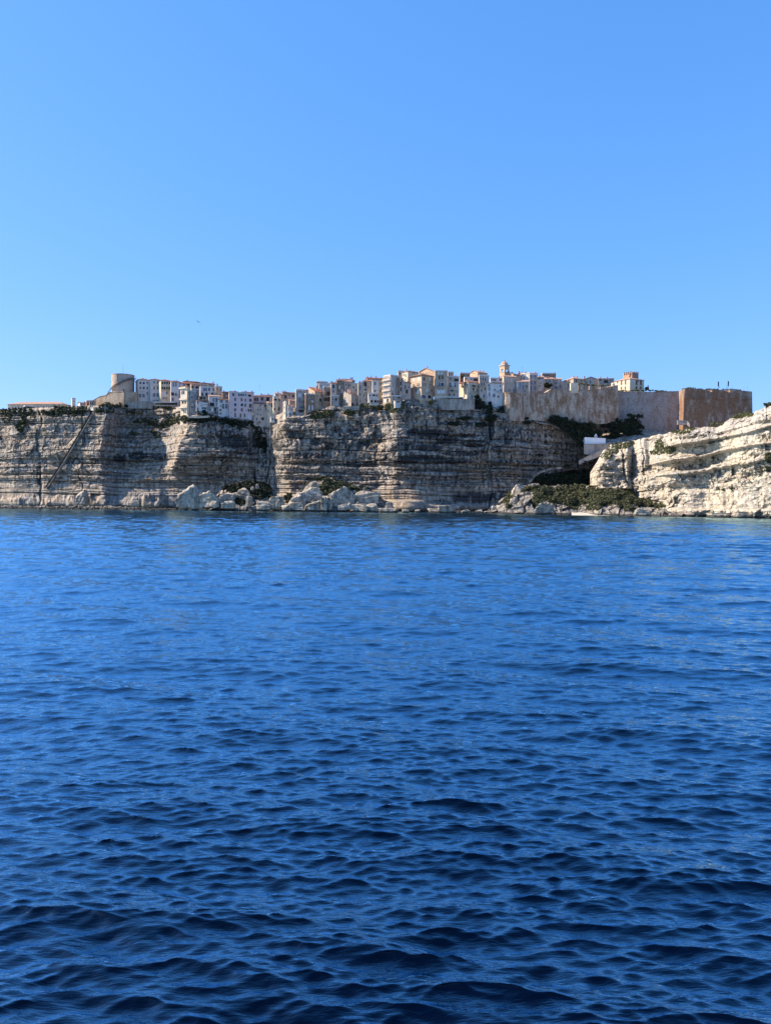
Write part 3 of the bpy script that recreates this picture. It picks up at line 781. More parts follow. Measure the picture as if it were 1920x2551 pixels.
scrub('scrub', [('C5',1330,820,120,60),('C5',1450,850,110,80),('C5',1300,900,130,45),('C5',1500,930,80,20),('C5',1180,830,90,25),('C5',1500,720,110,18),('C5',1480,770,60,30),('C5',1240,960,90,25)], 'almost black trees and scrub in the hollow behind the chapel', M['leaf_dark'], surf=528, seed=13, dens=.10, r=(.6,2.2))
scrub('scrub', [('C3',760,1450,120,22),('C3',900,1520,130,50),('C3',850,1590,100,50),('C3',800,1560,60,70),('C3',1000,1530,100,40),('C3',1180,1570,70,30),('C3',620,1520,40,30),('C3',540,1620,30,50),('C3',360,1660,40,40),('C3',1180,1650,60,40)], 'green scrub growing over the big boulder mound', M['leaf'], surf=MD['big'], seed=14, dens=.2, r=(.5,1.2))
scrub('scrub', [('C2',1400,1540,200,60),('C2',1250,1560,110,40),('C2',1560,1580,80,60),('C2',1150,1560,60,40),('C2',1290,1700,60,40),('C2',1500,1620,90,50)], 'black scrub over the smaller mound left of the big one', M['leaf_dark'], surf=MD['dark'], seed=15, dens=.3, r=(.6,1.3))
scrub('scrub', [('C5',470,1600,130,60),('C5',330,1560,90,30),('C5',700,1650,110,75),('C5',580,1680,60,60),('C5',1020,1600,120,60),('C5',1300,1660,130,70),('C5',1150,1580,90,40),('C5',1190,1680,50,70),('C5',350,1700,40,60),('C5',60,1660,50,50),('C5',20,1720,40,60),('C5',860,1560,90,40),('C5',860,1650,60,90),('C5',950,1680,60,70),('C6',20,1650,70,80),('C6',250,1700,140,50),('C6',400,1750,90,30),('C6',600,1690,80,40),('C6',700,1740,90,40),('C6',20,1780,50,30),('C5',780,1720,90,60),('C5',650,1560,120,30),('C5',1250,1600,120,30),('C5',1080,1690,80,60),('C5',1350,1740,60,40),('C5',420,1680,90,40),('C5',250,1580,60,30),('C5',1000,1780,80,30)], 'thick green maquis scrub on the mound above the beach', M['leaf'], surf=MD['green'], seed=16, dens=.2, r=(.6,1.5), per=40)
def prom_surf(px, py):
    D = tab(P_B, px) + 8
    zt = z_at(px, tab(P_T, px), tab(P_B, px) + 14)
    for _ in range(4): D = prom_depth(px, np.minimum(z_at(px, py, D), zt), zt)
    return D
def prom_scrub(patches, label, mat, seed, dens=.1):
    rs = np.random.RandomState(seed); cs = []; rr = []
    for (zone, x, y, rx, ry) in patches:
        n = max(3, int(math.pi * rx * ry / ZN[zone][2] ** 2 * dens)); a = rs.uniform(0, 6.28, n); q = np.sqrt(rs.rand(n))
        px = zx(zone, x + rx * q * np.cos(a)); py = zy(zone, y + ry * q * np.sin(a))
        X, Y, Z = at(px, py, prom_surf(px, py) - .1); cs.append(np.stack([X, Y, Z], 1)); rr.append(rs.uniform(.4, 1.0, n))
    tag(link('scrub', soup_mesh('scrub', leaves(np.concatenate(cs), np.concatenate(rr), 30, .28, seed), 4), mat), label, 'scrub', kind='stuff')
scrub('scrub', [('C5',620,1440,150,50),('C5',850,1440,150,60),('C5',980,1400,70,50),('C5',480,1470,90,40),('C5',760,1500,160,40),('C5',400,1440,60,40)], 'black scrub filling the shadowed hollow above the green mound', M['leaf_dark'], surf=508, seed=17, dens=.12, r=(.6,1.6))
prom_scrub([('C5',1330,1060,110,35),('C5',1230,1110,80,45),('C5',1160,1180,70,40),('C5',1430,1040,50,30)], 'olive scrub on the sunny shoulder of the promontory', M['leaf_olive'], 31, .16)
prom_scrub([('C6',380,1060,50,70),('C6',470,1110,90,40),('C6',350,1140,80,30)], 'dry scrub in the notch of the white promontory', M['leaf_olive'], 32, .12)
prom_scrub([('C6',620,905,110,20),('C6',750,870,60,15),('C6',1050,815,90,12),('C6',1380,710,80,25),('C6',1280,730,60,20)], 'thin scrub along the top edge of the promontory', M['leaf_olive'], 33, .14)
prom_scrub([('C6',1630,590,60,18),('C6',1600,1330,60,30),('C6',1640,1200,40,60),('C6',1230,1560,60,12),('C6',1110,1570,40,12)], 'tufts of dark scrub on the upper ledges at the right of the promontory', M['leaf'], 34, .12)

# ------------------------------------------------------------------ stairway cut diagonally into the left cliff
def stairway():
    sx0, sz0, sx1, sz1 = STAIR
    n = 150
    root = empty('rock_staircase', (float(slope_x(sx1)) * 552, 552, sz1))
    o = root.location
    st = MB(); pw = MB(); prev = None
    for i in range(n + 1):
        t = i / n; z = sz1 + (sz0 - sz1) * t
        px = sx1 + (sx0 - sx1) * t ** 0.93
        D = float(cliff_depth(np.array([px + 3.0]), np.array([z]), False)[0]) - 1.2
        x = float(slope_x(px)) * D
        cur = Vector((x, D, z)) - o
        if prev is not None:
            st.box(min(prev.x, cur.x) - .9, cur.y + 3.0, prev.z - .8, max(prev.x, cur.x) - 0.1, cur.y + 5.2, prev.z)
            b = [(prev.x - .05, prev.y - .5, prev.z - .9), (prev.x + .12, prev.y - .5, prev.z - 1.3), (prev.x + .12, prev.y + 1.5, prev.z - 1.3), (prev.x - .05, prev.y + 1.5, prev.z - .9)]
            tq = [(cur.x - .05, cur.y - .5, cur.z + .25), (cur.x + .12, cur.y - .5, cur.z - .1), (cur.x + .12, cur.y + 1.5, cur.z - .1), (cur.x - .05, cur.y + 1.5, cur.z + .25)]
            pw.hexa(b, tq)
        prev = cur
    tag(st.build('steps', M['cliff'], root), kind='stuff')
    pw.build('parapet', M['boulder'], root)
    tag(root, 'long straight stairway cut diagonally down the left cliff face', 'stairway')
stairway()
# ------------------------------------------------------------------ town materials
def plaster(name, c, dirt=0.35):
    m, nt, p = nodes(name)
    pos = _pos(nt)
    a = _ramp(nt, _noise(nt, pos, 0.35, 5, 0.65), [(0.30, 1 - dirt), (0.62, 1.0)])
    b = _ramp(nt, _noise(nt, pos, 1.0, 4, 0.6, (0.9, 0.9, 0.12)), [(0.34, 1 - dirt * .9), (0.55, 1.0)])
    cc = _mix(nt, 1.0, _mix(nt, 1.0, c, a, 'MULTIPLY'), b, 'MULTIPLY')
    nt.links.new(cc, p.inputs['Base Color']); p.inputs['Roughness'].default_value = 0.9
    return m
def rubble(name, c1, c2, scale=1.5):
    m, nt, p = nodes(name)
    pos = _pos(nt)
    f = _ramp(nt, _noise(nt, pos, scale, 6, 0.75), [(0.36, 0.0), (0.60, 1.0)])
    b = _ramp(nt, _noise(nt, pos, 1.0, 4, 0.6, (0.6, 0.6, 0.10)), [(0.36, .6), (0.58, 1.0)])
    nt.links.new(_mix(nt, 1.0, _mix(nt, f, c2, c1), b, 'MULTIPLY'), p.inputs['Base Color']); p.inputs['Roughness'].default_value = 0.95
    _bump(nt, p, _noise(nt, pos, 2.0, 5, .7), .6, .3)
    return m
def rust_stone(name, c, rust, amount):
    m, nt, p = nodes(name)
    pos = _pos(nt)
    st = _ramp(nt, _noise(nt, pos, 1.0, 5, 0.65, (0.26, 0.26, 0.10)), [(amount, 1.0), (amount + .16, 0.0)])
    blot = _ramp(nt, _noise(nt, pos, 0.8, 7, 0.75), [(0.36, .62), (0.60, 1.08)])
    courses = _ramp(nt, _noise(nt, pos, 1.0, 3, 0.6, (0.25, 0.25, 2.2)), [(0.35, .85), (0.6, 1.0)])
    cc = _mix(nt, st, c, rust)
    cc = _mix(nt, 1.0, _mix(nt, 1.0, cc, blot, 'MULTIPLY'), courses, 'MULTIPLY')
    nt.links.new(cc, p.inputs['Base Color']); p.inputs['Roughness'].default_value = 0.95
    _bump(nt, p, _noise(nt, pos, 1.8, 5, .7), .5, .3)
    return m
W = {'white': plaster('white_plaster', (0.65, 0.585, 0.53), .22), 'cream': plaster('cream_plaster', (0.66, 0.54, 0.39), .25),
     'pink': plaster('pink_plaster', (0.60, 0.45, 0.43), .10), 'ochre': plaster('ochre_plaster', (0.55, 0.39, 0.26), .25),
     'tan': plaster('tan_plaster', (0.47, 0.355, 0.26), .25), 'beige': plaster('beige_plaster', (0.56, 0.43, 0.335), .3),
     'grey': plaster('grey_plaster', (0.43, 0.37, 0.32), .4), 'brown': rubble('brown_stone', (0.36, 0.245, 0.165), (0.19, 0.125, 0.09)),
     'stone': rubble('rubble_stone', (0.45, 0.38, 0.31), (0.26, 0.21, 0.17)), 'rose': plaster('rose_plaster', (0.54, 0.38, 0.30), .3),
     'orange': plaster('orange_plaster', (0.60, 0.40, 0.26), .2), 'yellow': plaster('yellow_plaster', (0.60, 0.47, 0.27), .25),
     'brick': plaster('brick_wall', (0.42, 0.24, 0.16), .3), 'dark': plaster('dark_wall', (0.16, 0.13, 0.115), .4)}
W['battery'] = rust_stone('battery_stone', (0.50, 0.40, 0.29), (0.38, 0.25, 0.15), .40)
W['rampart'] = rust_stone('rampart_stone', (0.47, 0.375, 0.29), (0.27, 0.165, 0.105), .43)
W['curtain'] = rust_stone('curtain_stone', (0.36, 0.31, 0.28), (0.30, 0.20, 0.15), .36)
W['bastion'] = rust_stone('bastion_stone', (0.37, 0.285, 0.22), (0.25, 0.135, 0.08), .48)
def tiles(name, c1, c2):
    m, nt, p = nodes(name)
    pos = _pos(nt)
    f = _ramp(nt, _noise(nt, pos, 1.2, 5, .7), [(0.3, 0.0), (0.7, 1.0)])
    nt.links.new(_mix(nt, f, c1, c2), p.inputs['Base Color']); p.inputs['Roughness'].default_value = 0.9
    wv = nt.nodes.new('ShaderNodeTexWave'); wv.inputs['Scale'].default_value = 1.6; wv.inputs['Distortion'].default_value = 1.0
    nt.links.new(pos, wv.inputs['Vector']); _bump(nt, p, wv.outputs['Fac'], .5, .1)
    return m
T_RED = tiles('terracotta_tiles', (0.40, 0.16, 0.085), (0.30, 0.12, 0.075))
T_PALE = tiles('faded_tiles', (0.50, 0.30, 0.21), (0.40, 0.25, 0.18))
T_BRN = tiles('brown_tiles', (0.24, 0.135, 0.095), (0.17, 0.10, 0.08))
T_GREY = tiles('weathered_tiles', (0.30, 0.24, 0.21), (0.22, 0.18, 0.16))
TL = {'r': T_RED, 'p': T_PALE, 'b': T_BRN, 'g': T_GREY}
M['frame'] = plain('window_frame', (0.62, 0.60, 0.57), .6, .15)
M['stonetrim'] = plain('stone_trim', (0.50, 0.44, 0.37), .8, .2)
M['glass'] = plain('window_glass', (0.025, 0.028, 0.034), .12, .3, spec=.5)
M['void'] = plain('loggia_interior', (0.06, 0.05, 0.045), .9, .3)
M['shut_b'] = plain('blue_grey_shutter', (0.17, 0.20, 0.25), .6, .2)
M['shut_n'] = plain('brown_shutter', (0.13, 0.085, 0.06), .6, .2)
M['shut_w'] = plain('pale_shutter', (0.62, 0.60, 0.58), .6, .12)
M['iron'] = plain('dark_iron', (0.03, 0.03, 0.032), .5, .2)
M['slab'] = plain('pale_slab', (0.60, 0.56, 0.50), .8, .2)
M['whitewash'] = plaster('whitewash', (0.74, 0.74, 0.75), .06)
M['awning'] = plain('white_canvas', (0.75, 0.72, 0.68), .8, .1)
M['turf'] = leafmat('turf', (0.06, 0.075, 0.025), (0.11, 0.115, 0.04))

# shared unit meshes for windows
def _unit_frame():
    b = MB(); t = .085
    for x0, x1, z0, z1 in ((-.5-t, -.5, -.5, .5), (.5, .5+t, -.5, .5), (-.5-t, .5+t, .5, .5+t*.8)):
        b.box(x0, -.06, z0, x1, .10, z1)
    b.box(-.5-t*1.8, -.14, -.5-t*.9, .5+t*1.8, .10, -.5)
    return b.mesh('window_frame')
def _unit_mullion():
    b = MB()
    b.box(-.035, .13, -.5, .035, .19, .5); b.box(-.5, .13, .10, -.035, .19, .14); b.box(.035, .13, .10, .5, .19, .14)
    return b.mesh('mullion')
def _unit_pane():
    b = MB(); b.box(-.56, .20, -.56, .56, .26, .56); return b.mesh('pane')
def _unit_shutter():
    b = MB()
    for x0, x1 in ((-.5, -.015), (.015, .5)):
        b.box(x0, .02, -.5, x1, .08, .5)
        for k in range(6):
            z = -.44 + k * .15
            b.box(x0 + .05, -.005, z, x1 - .05, .02, z + .09)
    return b.mesh('shutter')
def _unit_arch():
    b = MB(); t = .08; n = 8
    b.box(-.5-t, -.06, -.5, -.5, .10, .2); b.box(.5, -.06, -.5, .5+t, .10, .2)
    b.box(-.5-t*1.8, -.14, -.5-t, .5+t*1.8, .10, -.5)
    for k in range(n):
        a0, a1 = math.pi * k / n, math.pi * (k + 1) / n
        p0 = (.5 * math.cos(a0), .2 + .3 * math.sin(a0)); p1 = (.5 * math.cos(a1), .2 + .3 * math.sin(a1))
        zt = .5 + t
        x0, x1 = p0[0] * (1 + 2 * t), p1[0] * (1 + 2 * t)
        b.hexa([(p1[0], -.06, p1[1]), (p0[0], -.06, p0[1]), (p0[0], .10, p0[1]), (p1[0], .10, p1[1])],
               [(x1, -.06, zt), (x0, -.06, zt), (x0, .10, zt), (x1, .10, zt)])
    return b.mesh('arched_frame')
UNIT = {}
def unit(kind, mat):
    k = (kind, mat.name)
    if k not in UNIT:
        me = {'frame': _unit_frame, 'mullion': _unit_mullion, 'pane': _unit_pane, 'shutter': _unit_shutter, 'arch': _unit_arch}[kind]()
        me.materials.append(mat); UNIT[k] = me
    return UNIT[k]

def holed_wall(mb, P0, U, width, z0, z1, holes, inward, reveal=0.28):
    """vertical wall with real openings; holes in (s0,s1,za,zb)"""
    xs = sorted({0.0, width, *[h[0] for h in holes], *[h[1] for h in holes]})
    zs = sorted({z0, z1, *[h[2] for h in holes], *[h[3] for h in holes]})
    pt = lambda s, z, d=0.0: (P0[0] + U[0] * s + inward[0] * d, P0[1] + U[1] * s + inward[1] * d, z)
    for i in range(len(xs) - 1):
        for j in range(len(zs) - 1):
            cx, cz = (xs[i] + xs[i+1]) / 2, (zs[j] + zs[j+1]) / 2
            if any(h[0] < cx < h[1] and h[2] < cz < h[3] for h in holes): continue
            mb.quad(pt(xs[i], zs[j]), pt(xs[i+1], zs[j]), pt(xs[i+1], zs[j+1]), pt(xs[i], zs[j+1]))
    for s0, s1, za, zb in holes:
        r = reveal
        mb.quad(pt(s0, za), pt(s0, zb), pt(s0, zb, r), pt(s0, za, r)); mb.quad(pt(s1, za, r), pt(s1, zb, r), pt(s1, zb), pt(s1, za))
        mb.quad(pt(s0, za), pt(s0, za, r), pt(s1, za, r), pt(s1, za)); mb.quad(pt(s0, zb, r), pt(s0, zb), pt(s1, zb), pt(s1, zb, r))

HOUSES = []
def H(zone, label, xa, xc, xb, ytop, ybase, off, beta, wall, roof='f', wins=(), chims=(), balc=(), name='house', cat='house', tile='r', pitch=19, depth=None, deep=None, found=2.5, over=.3, rail='iron', absd=None):
    """a building traced from the photo: left face xa..xc, front face xc..xb (zone pixels)"""
    PXc, PXa, PXb = zx(zone, xc), zx(zone, xa), zx(zone, xb)
    D = absd if absd is not None else float(top_depth(PXc)) + off
    yt, yb = zy(zone, ytop), zy(zone, ybase)
    C = atv(PXc, (yt + yb) / 2, D)
    al = math.atan2(C.x, C.y)
    th = R(beta) - al
    f = (math.cos(th), math.sin(th)); l = (-math.sin(th), math.cos(th))
    def hit(px, py, dirv):
        """parameter along a wall line through the corner, and depth, for a photo pixel"""
        dx, dy, dz = (float(q) for q in ray(px, py))
        # C + s*dirv = t*(dx,dy)
        det = dirv[0] * (-dy) + dx * dirv[1]
        t = (dirv[0] * (-C.y) + C.x * dirv[1]) / det
        s = ((t * dx - C.x) * dirv[0] + (t * dy - C.y) * dirv[1])
        return s, CAMZ + dz * t
    z1 = float(z_at(PXc, yt, D)); z0 = float(z_at(PXc, yb, D)) - (max(found, 9.0) if off >= 6 and absd is None and deep is None else found)
    Wd = hit(PXb, yt, f)[0]
    if PXa < PXc - .3: L = hit(PXa, yt, l)[0]
    else: L = 9.0
    if deep: L = deep
    root = empty(name, (C.x, C.y, z0)); o = root.location.copy()
    loc = lambda p: (p[0] - o.x, p[1] - o.y, p[2] - o.z)
    fw, lw = [], []
    made = []
    for w in wins:
        x, y, ww, hh = w[:4]; st = w[4] if len(w) > 4 else 'd'
        pxa, pxb = zx(zone, x - ww / 2), zx(zone, x + ww / 2); pya, pyb = zy(zone, y - hh / 2), zy(zone, y + hh / 2)
        left = (x < xc) and xa < xc - .3
        d = l if left else f
        sA, zA = hit(pxa, pyb, d); sB, zB = hit(pxb, pya, d)
        _, zlo = hit((pxa + pxb) / 2, pyb, d); _, zhi = hit((pxa + pxb) / 2, pya, d)
        lim = L if left else Wd
        s0, s1 = max(min(sA, sB), .15), min(max(sA, sB), lim - .15)
        zlo, zhi = max(zlo, z0 + .4), min(zhi, z1 - .25)
        if s1 - s0 < .25 or zhi - zlo < .25: continue
        (lw if left else fw).append((s0, s1, zlo, zhi)); made.append((left, s0, s1, zlo, zhi, st))
    mb = MB()
    c0 = (C.x, C.y)
    far = (C.x + l[0] * L, C.y + l[1] * L)
    nf = (f[0], f[1]); nl = (l[0], l[1])
    holed_wall(mb, c0, f, Wd, z0, z1, fw, nl)
    holed_wall(mb, far, (-l[0], -l[1]), L, z0, z1, [(L - b, L - a, p, q) for a, b, p, q in lw], nf)
    br = (C.x + f[0] * Wd, C.y + f[1] * Wd); bk = (br[0] + l[0] * L, br[1] + l[1] * L)
    mb.quad((*br, z0), (*bk, z0), (*bk, z1), (*br, z1)); mb.quad((*bk, z0), (*far, z0), (*far, z1), (*bk, z1))
    lp = lambda u, v, z: (C.x + f[0] * u + l[0] * v, C.y + f[1] * u + l[1] * v, z)
    hr_ = random.Random(int(PXc * 7 + ytop))
    if roof == 'f' and cat == 'house' and wall not in ('white', 'grey', 'dark') and name == 'house' and L > 4:
        roof, pitch, tile = 'h', 14, hr_.choice('bpbgr')
    if not chims and cat == 'house' and name == 'house' and hr_.random() < .75:
        chims = [(xc + (xb - xc) * hr_.uniform(.15, .85), hr_.uniform(4, 12)) for _ in range(hr_.choice((1, 1, 2)))]
    if roof != 'f' and pitch > 11: pitch = max(pitch, 20)
    R0 = MB(); e = max(over, .45); k = math.tan(R(pitch)); th_ = .22
    def slab(pts):                                   # sloped roof plane with thickness
        i = len(R0.v); n = len(pts)
        R0.v += [lp(u, v, z) for u, v, z in pts] + [lp(u, v, z + th_) for u, v, z in pts]
        R0.f += [tuple(range(i + n - 1, i - 1, -1)), tuple(range(i + n, i + 2 * n))] + [(i + q, i + (q + 1) % n, i + n + (q + 1) % n, i + n + q) for q in range(n)]
    def gable(pts): mb.quad(*[lp(*p) for p in pts])
    zr = z1 + .02
    if roof == 'f':
        slab([(-e*.5, -e*.5, zr), (Wd + e*.5, -e*.5, zr), (Wd + e*.5, L + e*.5, zr), (-e*.5, L + e*.5, zr)])
        for u0, v0, u1, v1 in ((-.02, -.02, Wd + .02, .22), (-.02, L - .22, Wd + .02, L + .02), (-.02, .23, .22, L - .23), (Wd - .22, .23, Wd + .02, L - .23)):
            R0.hexa([lp(u0, v0, zr + th_), lp(u1, v0, zr + th_), lp(u1, v1, zr + th_), lp(u0, v1, zr + th_)], [lp(u0, v0, zr + th_ + .5), lp(u1, v0, zr + th_ + .5), lp(u1, v1, zr + th_ + .5), lp(u0, v1, zr + th_ + .5)])
        rz = zr + .5
    elif roof == 'm':
        rise = L * k
        slab([(-e, -e, zr - e * k), (Wd + e, -e, zr - e * k), (Wd + e, L + e, zr + rise + e * k), (-e, L + e, zr + rise + e * k)])
        gable([(0, L, z1), (0, 0, z1), (0, L, z1 + rise)]); gable([(Wd, 0, z1), (Wd, L, z1), (Wd, L, z1 + rise)]); gable([(Wd, L, z1), (0, L, z1), (0, L, z1 + rise), (Wd, L, z1 + rise)])
        rz = zr + rise
    elif roof == 'ml':                               # slopes down to the left
        rise = Wd * k
        slab([(-e, -e, zr - e * k), (Wd + e, -e, zr + rise + e * k), (Wd + e, L + e, zr + rise + e * k), (-e, L + e, zr - e * k)])
        gable([(0, 0, z1), (Wd, 0, z1), (Wd, 0, z1 + rise)]); gable([(Wd, 0, z1), (Wd, L, z1), (Wd, L, z1 + rise), (Wd, 0, z1 + rise)]); gable([(Wd, L, z1), (0, L, z1), (Wd, L, z1 + rise)])
        rz = zr + rise
    elif roof == 'mr':                               # slopes down to the right
        rise = Wd * k
        slab([(-e, -e, zr + rise + e * k), (Wd + e, -e, zr - e * k), (Wd + e, L + e, zr - e * k), (-e, L + e, zr + rise + e * k)])
        gable([(0, 0, z1), (Wd, 0, z1), (0, 0, z1 + rise)]); gable([(0, L, z1), (0, 0, z1), (0, 0, z1 + rise), (0, L, z1 + rise)]); gable([(Wd, L, z1), (0, L, z1), (0, L, z1 + rise)])
        rz = zr + rise
    elif roof == 'g':                                # ridge along the front
        rise = L / 2 * k
        slab([(-e, -e, zr - e * k), (Wd + e, -e, zr - e * k), (Wd + e, L / 2, zr + rise), (-e, L / 2, zr + rise)])
        slab([(-e, L / 2, zr + rise), (Wd + e, L / 2, zr + rise), (Wd + e, L + e, zr - e * k), (-e, L + e, zr - e * k)])
        gable([(0, L, z1), (0, 0, z1), (0, L / 2, z1 + rise)]); gable([(Wd, 0, z1), (Wd, L, z1), (Wd, L / 2, z1 + rise)])
        rz = zr + rise
    elif roof == 'gy':                               # gable on the front
        rise = Wd / 2 * k
        slab([(-e, -e, zr - e * k), (Wd / 2, -e, zr + rise), (Wd / 2, L + e, zr + rise), (-e, L + e, zr - e * k)])
        slab([(Wd / 2, -e, zr + rise), (Wd + e, -e, zr - e * k), (Wd + e, L + e, zr - e * k), (Wd / 2, L + e, zr + rise)])
        gable([(0, 0, z1), (Wd, 0, z1), (Wd / 2, 0, z1 + rise)]); gable([(Wd, L, z1), (0, L, z1), (Wd / 2, L, z1 + rise)])
        rz = zr + rise
    elif roof == 'h':
        m = min(Wd, L) / 2; rise = m * k
        A = [(-e, -e), (Wd + e, -e), (Wd + e, L + e), (-e, L + e)]
        if Wd >= L: r1, r2 = (m, L / 2), (Wd - m, L / 2)
        else: r1, r2 = (Wd / 2, m), (Wd / 2, L - m)
        a = [(*p, zr - e * k) for p in A]; p1 = (*r1, zr + rise); p2 = (*r2, zr + rise)
        if Wd >= L:
            slab([a[0], a[1], p2, p1]); slab([a[1], a[2], p2]); slab([a[2], a[3], p1, p2]); slab([a[3], a[0], p1])
        else:
            slab([a[0], a[1], p1]); slab([a[1], a[2], p2, p1]); slab([a[2], a[3], p2]); slab([a[3], a[0], p1, p2])
        rz = zr + rise
    mb.v = [loc(p) for p in mb.v]; R0.v = [loc(p) for p in R0.v]
    mb.build('wall', W[wall], root)
    ro = R0.build('roof', M['slab'] if roof == 'f' else TL[tile], root)
    for cx, ch in chims:
        u, _ = hit(zx(zone, cx), yt, f)
        u = min(max(u, .6), Wd - .6)
        c = MB(); v = L * .45; hh = ch * D / FPX / ZN[zone][2]
        zb_ = z1 - .3
        b4 = lambda u0, v0, u1, v1, z: [loc(lp(u0, v0, z)), loc(lp(u1, v0, z)), loc(lp(u1, v1, z)), loc(lp(u0, v1, z))]
        c.hexa(b4(u - .42, v - .35, u + .42, v + .35, zb_), b4(u - .42, v - .35, u + .42, v + .35, rz + hh))
        c.hexa(b4(u - .55, v - .48, u + .55, v + .48, rz + hh + .003), b4(u - .55, v - .48, u + .55, v + .48, rz + hh + .18))
        c.hexa(b4(u - .2, v - .15, u + .2, v + .15, rz + hh + .185), b4(u - .16, v - .12, u + .16, v + .12, rz + hh + .5))
        c.build('chimney', W['rose'], ro)
    yawf = th; yawl = th - math.pi / 2
    for left, s0, s1, za, zb, st in made:
        sm = (s0 + s1) / 2; zm = (za + zb) / 2
        d = l if left else f
        pos = Vector((C.x + d[0] * sm - o.x, C.y + d[1] * sm - o.y, zm - o.z))
        kind = 'arch' if st == 'a' else 'frame'
        fm = M['frame'] if st in 'daw' else (W[wall] if st == 'o' else M['stonetrim'])
        win = link('loggia' if st == 'o' else 'window', unit(kind, fm), None, root, pos)
        win.rotation_euler = (0, 0, yawl if left else yawf)
        win.scale = (s1 - s0, 1, zb - za)
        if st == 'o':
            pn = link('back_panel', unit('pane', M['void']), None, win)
        elif st in 'sbnw':
            pn = link('shutter', unit('shutter', {'s': M['shut_b'], 'b': M['shut_b'], 'n': M['shut_n'], 'w': M['shut_w']}[st]), None, win)
            link('pane', unit('pane', M['glass']), None, win)
        else:
            link('pane', unit('pane', M['glass']), None, win)
            if (s1 - s0) > .8 and st == 'd': link('mullion', unit('mullion', M['frame']), None, win)
    for bx0, bx1, by in balc:
        left = (bx0 + bx1) / 2 < xc and xa < xc - .3
        d = l if left else f; inn = f if left else l
        sA, zz = hit(zx(zone, bx0), zy(zone, by), d); sB, _ = hit(zx(zone, bx1), zy(zone, by), d)
        s0, s1 = min(sA, sB), max(sA, sB)
        sl = MB(); ra = MB()
        q = lambda s, dd, z: loc((C.x + d[0] * s - inn[0] * dd, C.y + d[1] * s - inn[1] * dd, z))
        sl.hexa([q(s0, 1.1, zz - .16), q(s1, 1.1, zz - .16), q(s1, -.05, zz - .16), q(s0, -.05, zz - .16)], [q(s0, 1.1, zz), q(s1, 1.1, zz), q(s1, -.05, zz), q(s0, -.05, zz)])
        so = sl.build('balcony', M['slab'], root)
        if rail == 'solid':
            ra.hexa([q(s0, 1.1, zz + .004), q(s1, 1.1, zz + .004), q(s1, .95, zz + .004), q(s0, .95, zz + .004)], [q(s0, 1.1, zz + 1), q(s1, 1.1, zz + 1), q(s1, .95, zz + 1), q(s0, .95, zz + 1)])
            ra.build('parapet', W[wall], so)
        else:
            for zq in (.12, 1.0): ra.bar(q(s0, 1.05, zz + zq), q(s1, 1.05, zz + zq), .06)
            n = max(3, int((s1 - s0) / .3))
            for i in range(n + 1):
                s_ = s0 + (s1 - s0) * i / n
                ra.bar(q(s_, 1.05, zz), q(s_, 1.05, zz + 1.0), .045)
            ra.build('railing', M['iron'], so)
    tag(root, label, cat)
    HOUSES.append(root)
    return root
def rows(xs, ys, w, h, st='d'):
    return [(x, y, w, h, st) for y in ys for x in xs]
# ------------------------------------------------------------------ the houses, left to right
H('Z1','long low barracks with a row of chimneys behind the cliff-top scrub',125,1000,1145,742,850,26,60,'cream','h',
  [(x,y,15,30) for x,y in ((150,812),(200,808),(250,806),(300,803),(350,800),(620,798),(655,797),(700,795),(737,794),(780,791),(815,788),(850,785),(890,782),(950,776))],
  name='barracks',cat='building',tile='p',pitch=17)
H('Z1','small pale building end at the far left edge behind the scrub',-120,-30,128,842,900,30,35,'cream','f',[(40,868,14,16),(90,866,14,16)])
H('Z1','tall white chimney block at the right end of the barracks',1140,1150,1206,660,800,30,12,'white','f',[(1180,700,12,20)],name='rooftop_block',cat='building')
H('Z1','dark low shed in front of the barracks',375,400,575,782,850,14,15,'dark','f',[(480,815,60,22,'o')],name='shed',cat='shed')
H('Z1','low white house with grey gable roof left of the water tower wall',1245,1275,1400,725,830,16,25,'white','g',[(1300,745,22,22),(1340,745,22,22)],tile='g',pitch=16)
H('Z1','small brick-red outbuilding between the low white house and the tower wall',1370,1380,1430,700,830,14,15,'brick','f',[(1400,770,18,50,'o')],name='outbuilding',cat='shed')
H('Z1','low ochre guard house with two dark doors below the tower wall',1425,1430,1530,690,830,13,12,'battery','m',[(1450,735,16,45),(1477,735,16,45),(1535,770,20,30)],tile='g',pitch=8)
# apartment row right of the tower
H('Z2','large white four-storey apartment block with loggias beside the water tower wall',780,786,1010,415,835,16,8,'white','h',
  [(830,492,34,50,'o'),(895,490,34,52,'o'),(962,478,30,40),(830,588,34,55,'o'),(895,586,34,55,'o'),(960,580,30,45),(825,722,40,62),(890,720,40,62),(957,678,22,50)],
  chims=[(900,8)],balc=[(788,915,528),(788,915,622)],name='apartment_building',cat='building',tile='b',pitch=16,deep=14,rail='solid')
H('Z2','white rendered apartment wing with paired windows between two projecting wings',1012,1016,1212,418,835,18,4,'white','h',
  rows((1090,1160),(476,580),30,52)+[(1090,708,42,66,'b'),(1155,706,42,66,'b'),(1090,815,40,18),(1150,815,40,18)],balc=[(1070,1176,520)],
  name='apartment_building',cat='building',tile='b',pitch=16,deep=13,rail='solid',chims=[(1120,6)])
H('Z2','cream apartment wing with two tiers of dark arcaded loggias',1205,1214,1402,430,850,15,10,'cream','h',
  [(x,482,32,44,'o') for x in (1246,1290,1336,1384)]+[(x,574,30,42,'o') for x in (1244,1286,1332,1378)]+[(1268,690,60,85,'w'),(1330,670,28,50),(1268,770,30,40),(1320,770,26,36)],
  balc=[(1218,1400,606)],name='apartment_building',cat='building',tile='r',pitch=18,deep=12)
